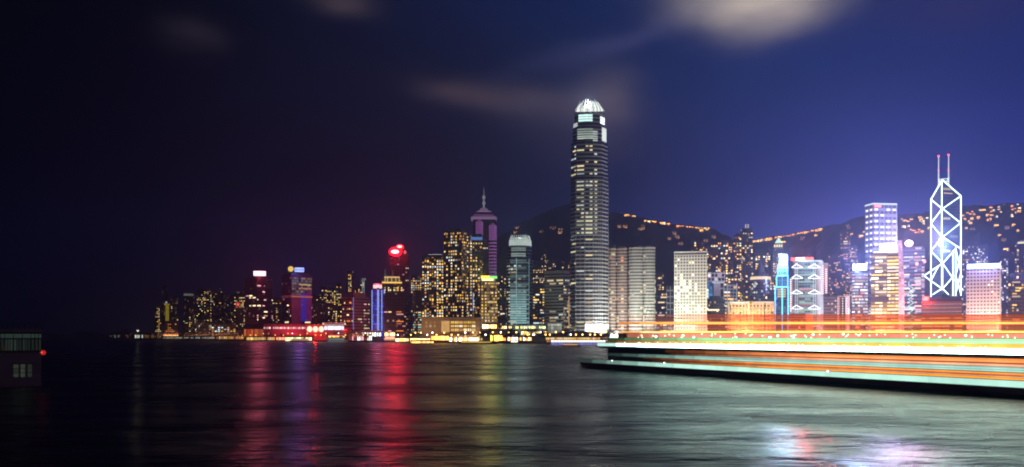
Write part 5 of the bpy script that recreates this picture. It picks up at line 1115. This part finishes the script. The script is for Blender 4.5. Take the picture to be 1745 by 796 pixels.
for (y_, c_, e_, x_, h_) in ((539, (1, .3, .1), .35, 60, .5), (543, (1, .25, .1), .5, 24, .6), (546.5, (1, .42, .08), .9, 80, .5), (554.5, (1, .25, .12), .45, 40, .6), (557.5, (1, .5, .15), .6, 110, .4), (560.5, (1, .3, .2), .45, 16, .6), (563.2, (1, .6, .12), 1.2, 66, .5)):
    ustrip('trail_line', y_ - h_ * .6, y_ + h_ * .6, c_, e_, 14, .03, y=.28, x0=x_, var=.6)
pst = emit((1, .3, .1), .22)
for i in range(20): MB().beam((5 + i * 12, .6, zz_(567)), (5 + i * 12, .6, zz_(536)), .06, 5).build('gallery_post', pst, U)
MB().beam((8, .33, zz_(535.8)), (UL, .33, zz_(535.8)), .07, 5).build('gallery_rail', pst, U)
dl = MB().ball((0, 0, 0), .24, 8, 6).mesh('deck_lamp', emit((1, .8, .5), 5)); dw = MB().ball((0, 0, 0), .42, 8, 6).mesh('deck_lamp', emit((1, .95, .85), 6.5))
for i in range(80):
    o = bpy.data.objects.new('deck_lamp', dw if i % 9 == 0 else dl); COL.objects.link(o); o.parent = U; o.location = (12 + R.random() * (UL - 14), -.2, zz_(R.choice((569, 570.5, 572, 575.5, 574)) + R.uniform(-.6, .6)))  # lamp dots stand for shore lamps showing through the trail wash

# ================================================================== near pier building in the dark
K = T('pier_building', 'dark violet walled pier building with a band of dim teal windows, near the camera', 'building', -70, 71, 566, 156, depth=16, base=0.0)
vm = plain('violet painted wall', (.09, .04, .12), .7); fm = plain('black steel frame', (.006, .006, .007), .5)
MB().box(K.lx(-70), K.lx(71), .3, 16, K.lz(600), K.lz(563)).build('upper_storey', plain('dark interior wall', (.01, .01, .012)), K.root)
MB().box(K.lx(-70), K.lx(70), 0, 15.5, K.lz(660), K.lz(599.5)).build('wall', vm, K.root)
K.box('roof', -72, 72.5, 561.5, 566.5, plain('violet roof edge', (.09, .04, .08), .6), ly=-.6, d=17.5)
tg = ((.16, .30, .27), .12)
px = -64.0
while px < 70:
    w = R.choice((13, 15, 15, 7)) if px < 50 else 6.5; w = min(w, 71 - px)
    f = K.box('window', px + .6, px + w - .6, 569, 576, emit((.40, .72, .66), .030, .2, 1), ly=-.05, d=.3); K.box('window_frame', px - .5, px + .5, 568, 598.5, fm, ly=-.12, d=.4, parent=None)
    n = max(1, int(w / 4.5))
    for i in range(n):
        a = px + .8 + (w - 1.4) * i / n; b = px + .8 + (w - 1.4) * (i + 1) / n - .9
        K.box('window', a, b, 578.5, 597.5, emit((.42, .72, .62), R.choice((.010, .018, .026)), .3, 1), ly=-.05, d=.3)
    px += w
K.box('transom', -70, 71, 576.2, 578.2, fm, ly=-.1, d=.3); K.box('sill', -70, 72, 598, 600, fm, ly=-.3, d=.5)
K.box('poster', 7, 11.5, 590, 598, emit((.6, .25, .2), .03, .3, 1), ly=-.1, d=.1)
for i, px in enumerate((23, 35, 47)):
    for j in range(3): K.box('window', px, px + 8.5 - i * .6, 621.5 + j * 7.6, 628 + j * 7.6, emit((.45, .62, .40), (.038, .045, .022)[i] * (1 if j != 1 or i else .6), .4, 1), ly=-.06, d=.3)
K.box('window_frame', 20.5, 58, 619.5, 621, fm, ly=-.1, d=.3)
K.box('corner_post', 76, 76.6, 577, 600, plain('violet roof edge', (.09, .04, .08), .6), ly=.5, d=.1)
for px in (-60, -30, 0, 30, 60): x = K.lx(px, 4); MB().beam((x, 4, -2), (x, 4, K.lz(659.5)), .5, 10).build('pile', plain('wet concrete pile', (.06, .06, .06), .5), K.root)
for i in range(15): x = K.lx(-66 + i * 9.8, 0); MB().beam((x, -.4, K.lz(561)), (x, -.4, K.lz(551.5)), .04, 5).build('rail_post', fm, K.root)
for y in (552, 556): MB().beam((K.lx(-70), -.4, K.lz(y)), (K.lx(72), -.4, K.lz(y)), .035, 5).build('railing', fm, K.root)
lp = W(73.5, 601, 155); H_ = empty('warning_lamp', lp); tag(H_, 'round red warning lamp fixed to the corner of the dark pier building', 'lamp')
MB().ball((0, 0, 0), .42, 14, 10).build('lamp_globe', emit((1, .02, .01), .42), H_); MB().ball((0, -.36, .05), .12, 10, 8).build('bulb', emit((1, .45, .4), .55), H_); MB().beam((0, 0, .3), (-.5, .6, .6), .05, 6).build('bracket', fm, H_)
hzm = bpy.data.materials.new('haze'); hzm.use_nodes = True; ht_ = hzm.node_tree; ht_.nodes.clear()
pv_ = N(ht_, 'ShaderNodeVolumePrincipled'); pv_.inputs['Color'].default_value = (.50, .58, 1, 1); pv_.inputs['Density'].default_value = 0.00015; pv_.inputs['Anisotropy'].default_value = .65
hzm.cycles.volume_sampling = 'EQUIANGULAR'; hzm.cycles.homogeneous_volume = True
ho = N(ht_, 'ShaderNodeOutputMaterial'); ht_.links.new(pv_.outputs[0], ho.inputs['Volume'])
hz = MB().box(-5150, 5150, -650, 5250, -5, 700).build('haze', hzm); tag(hz, kind='stuff')
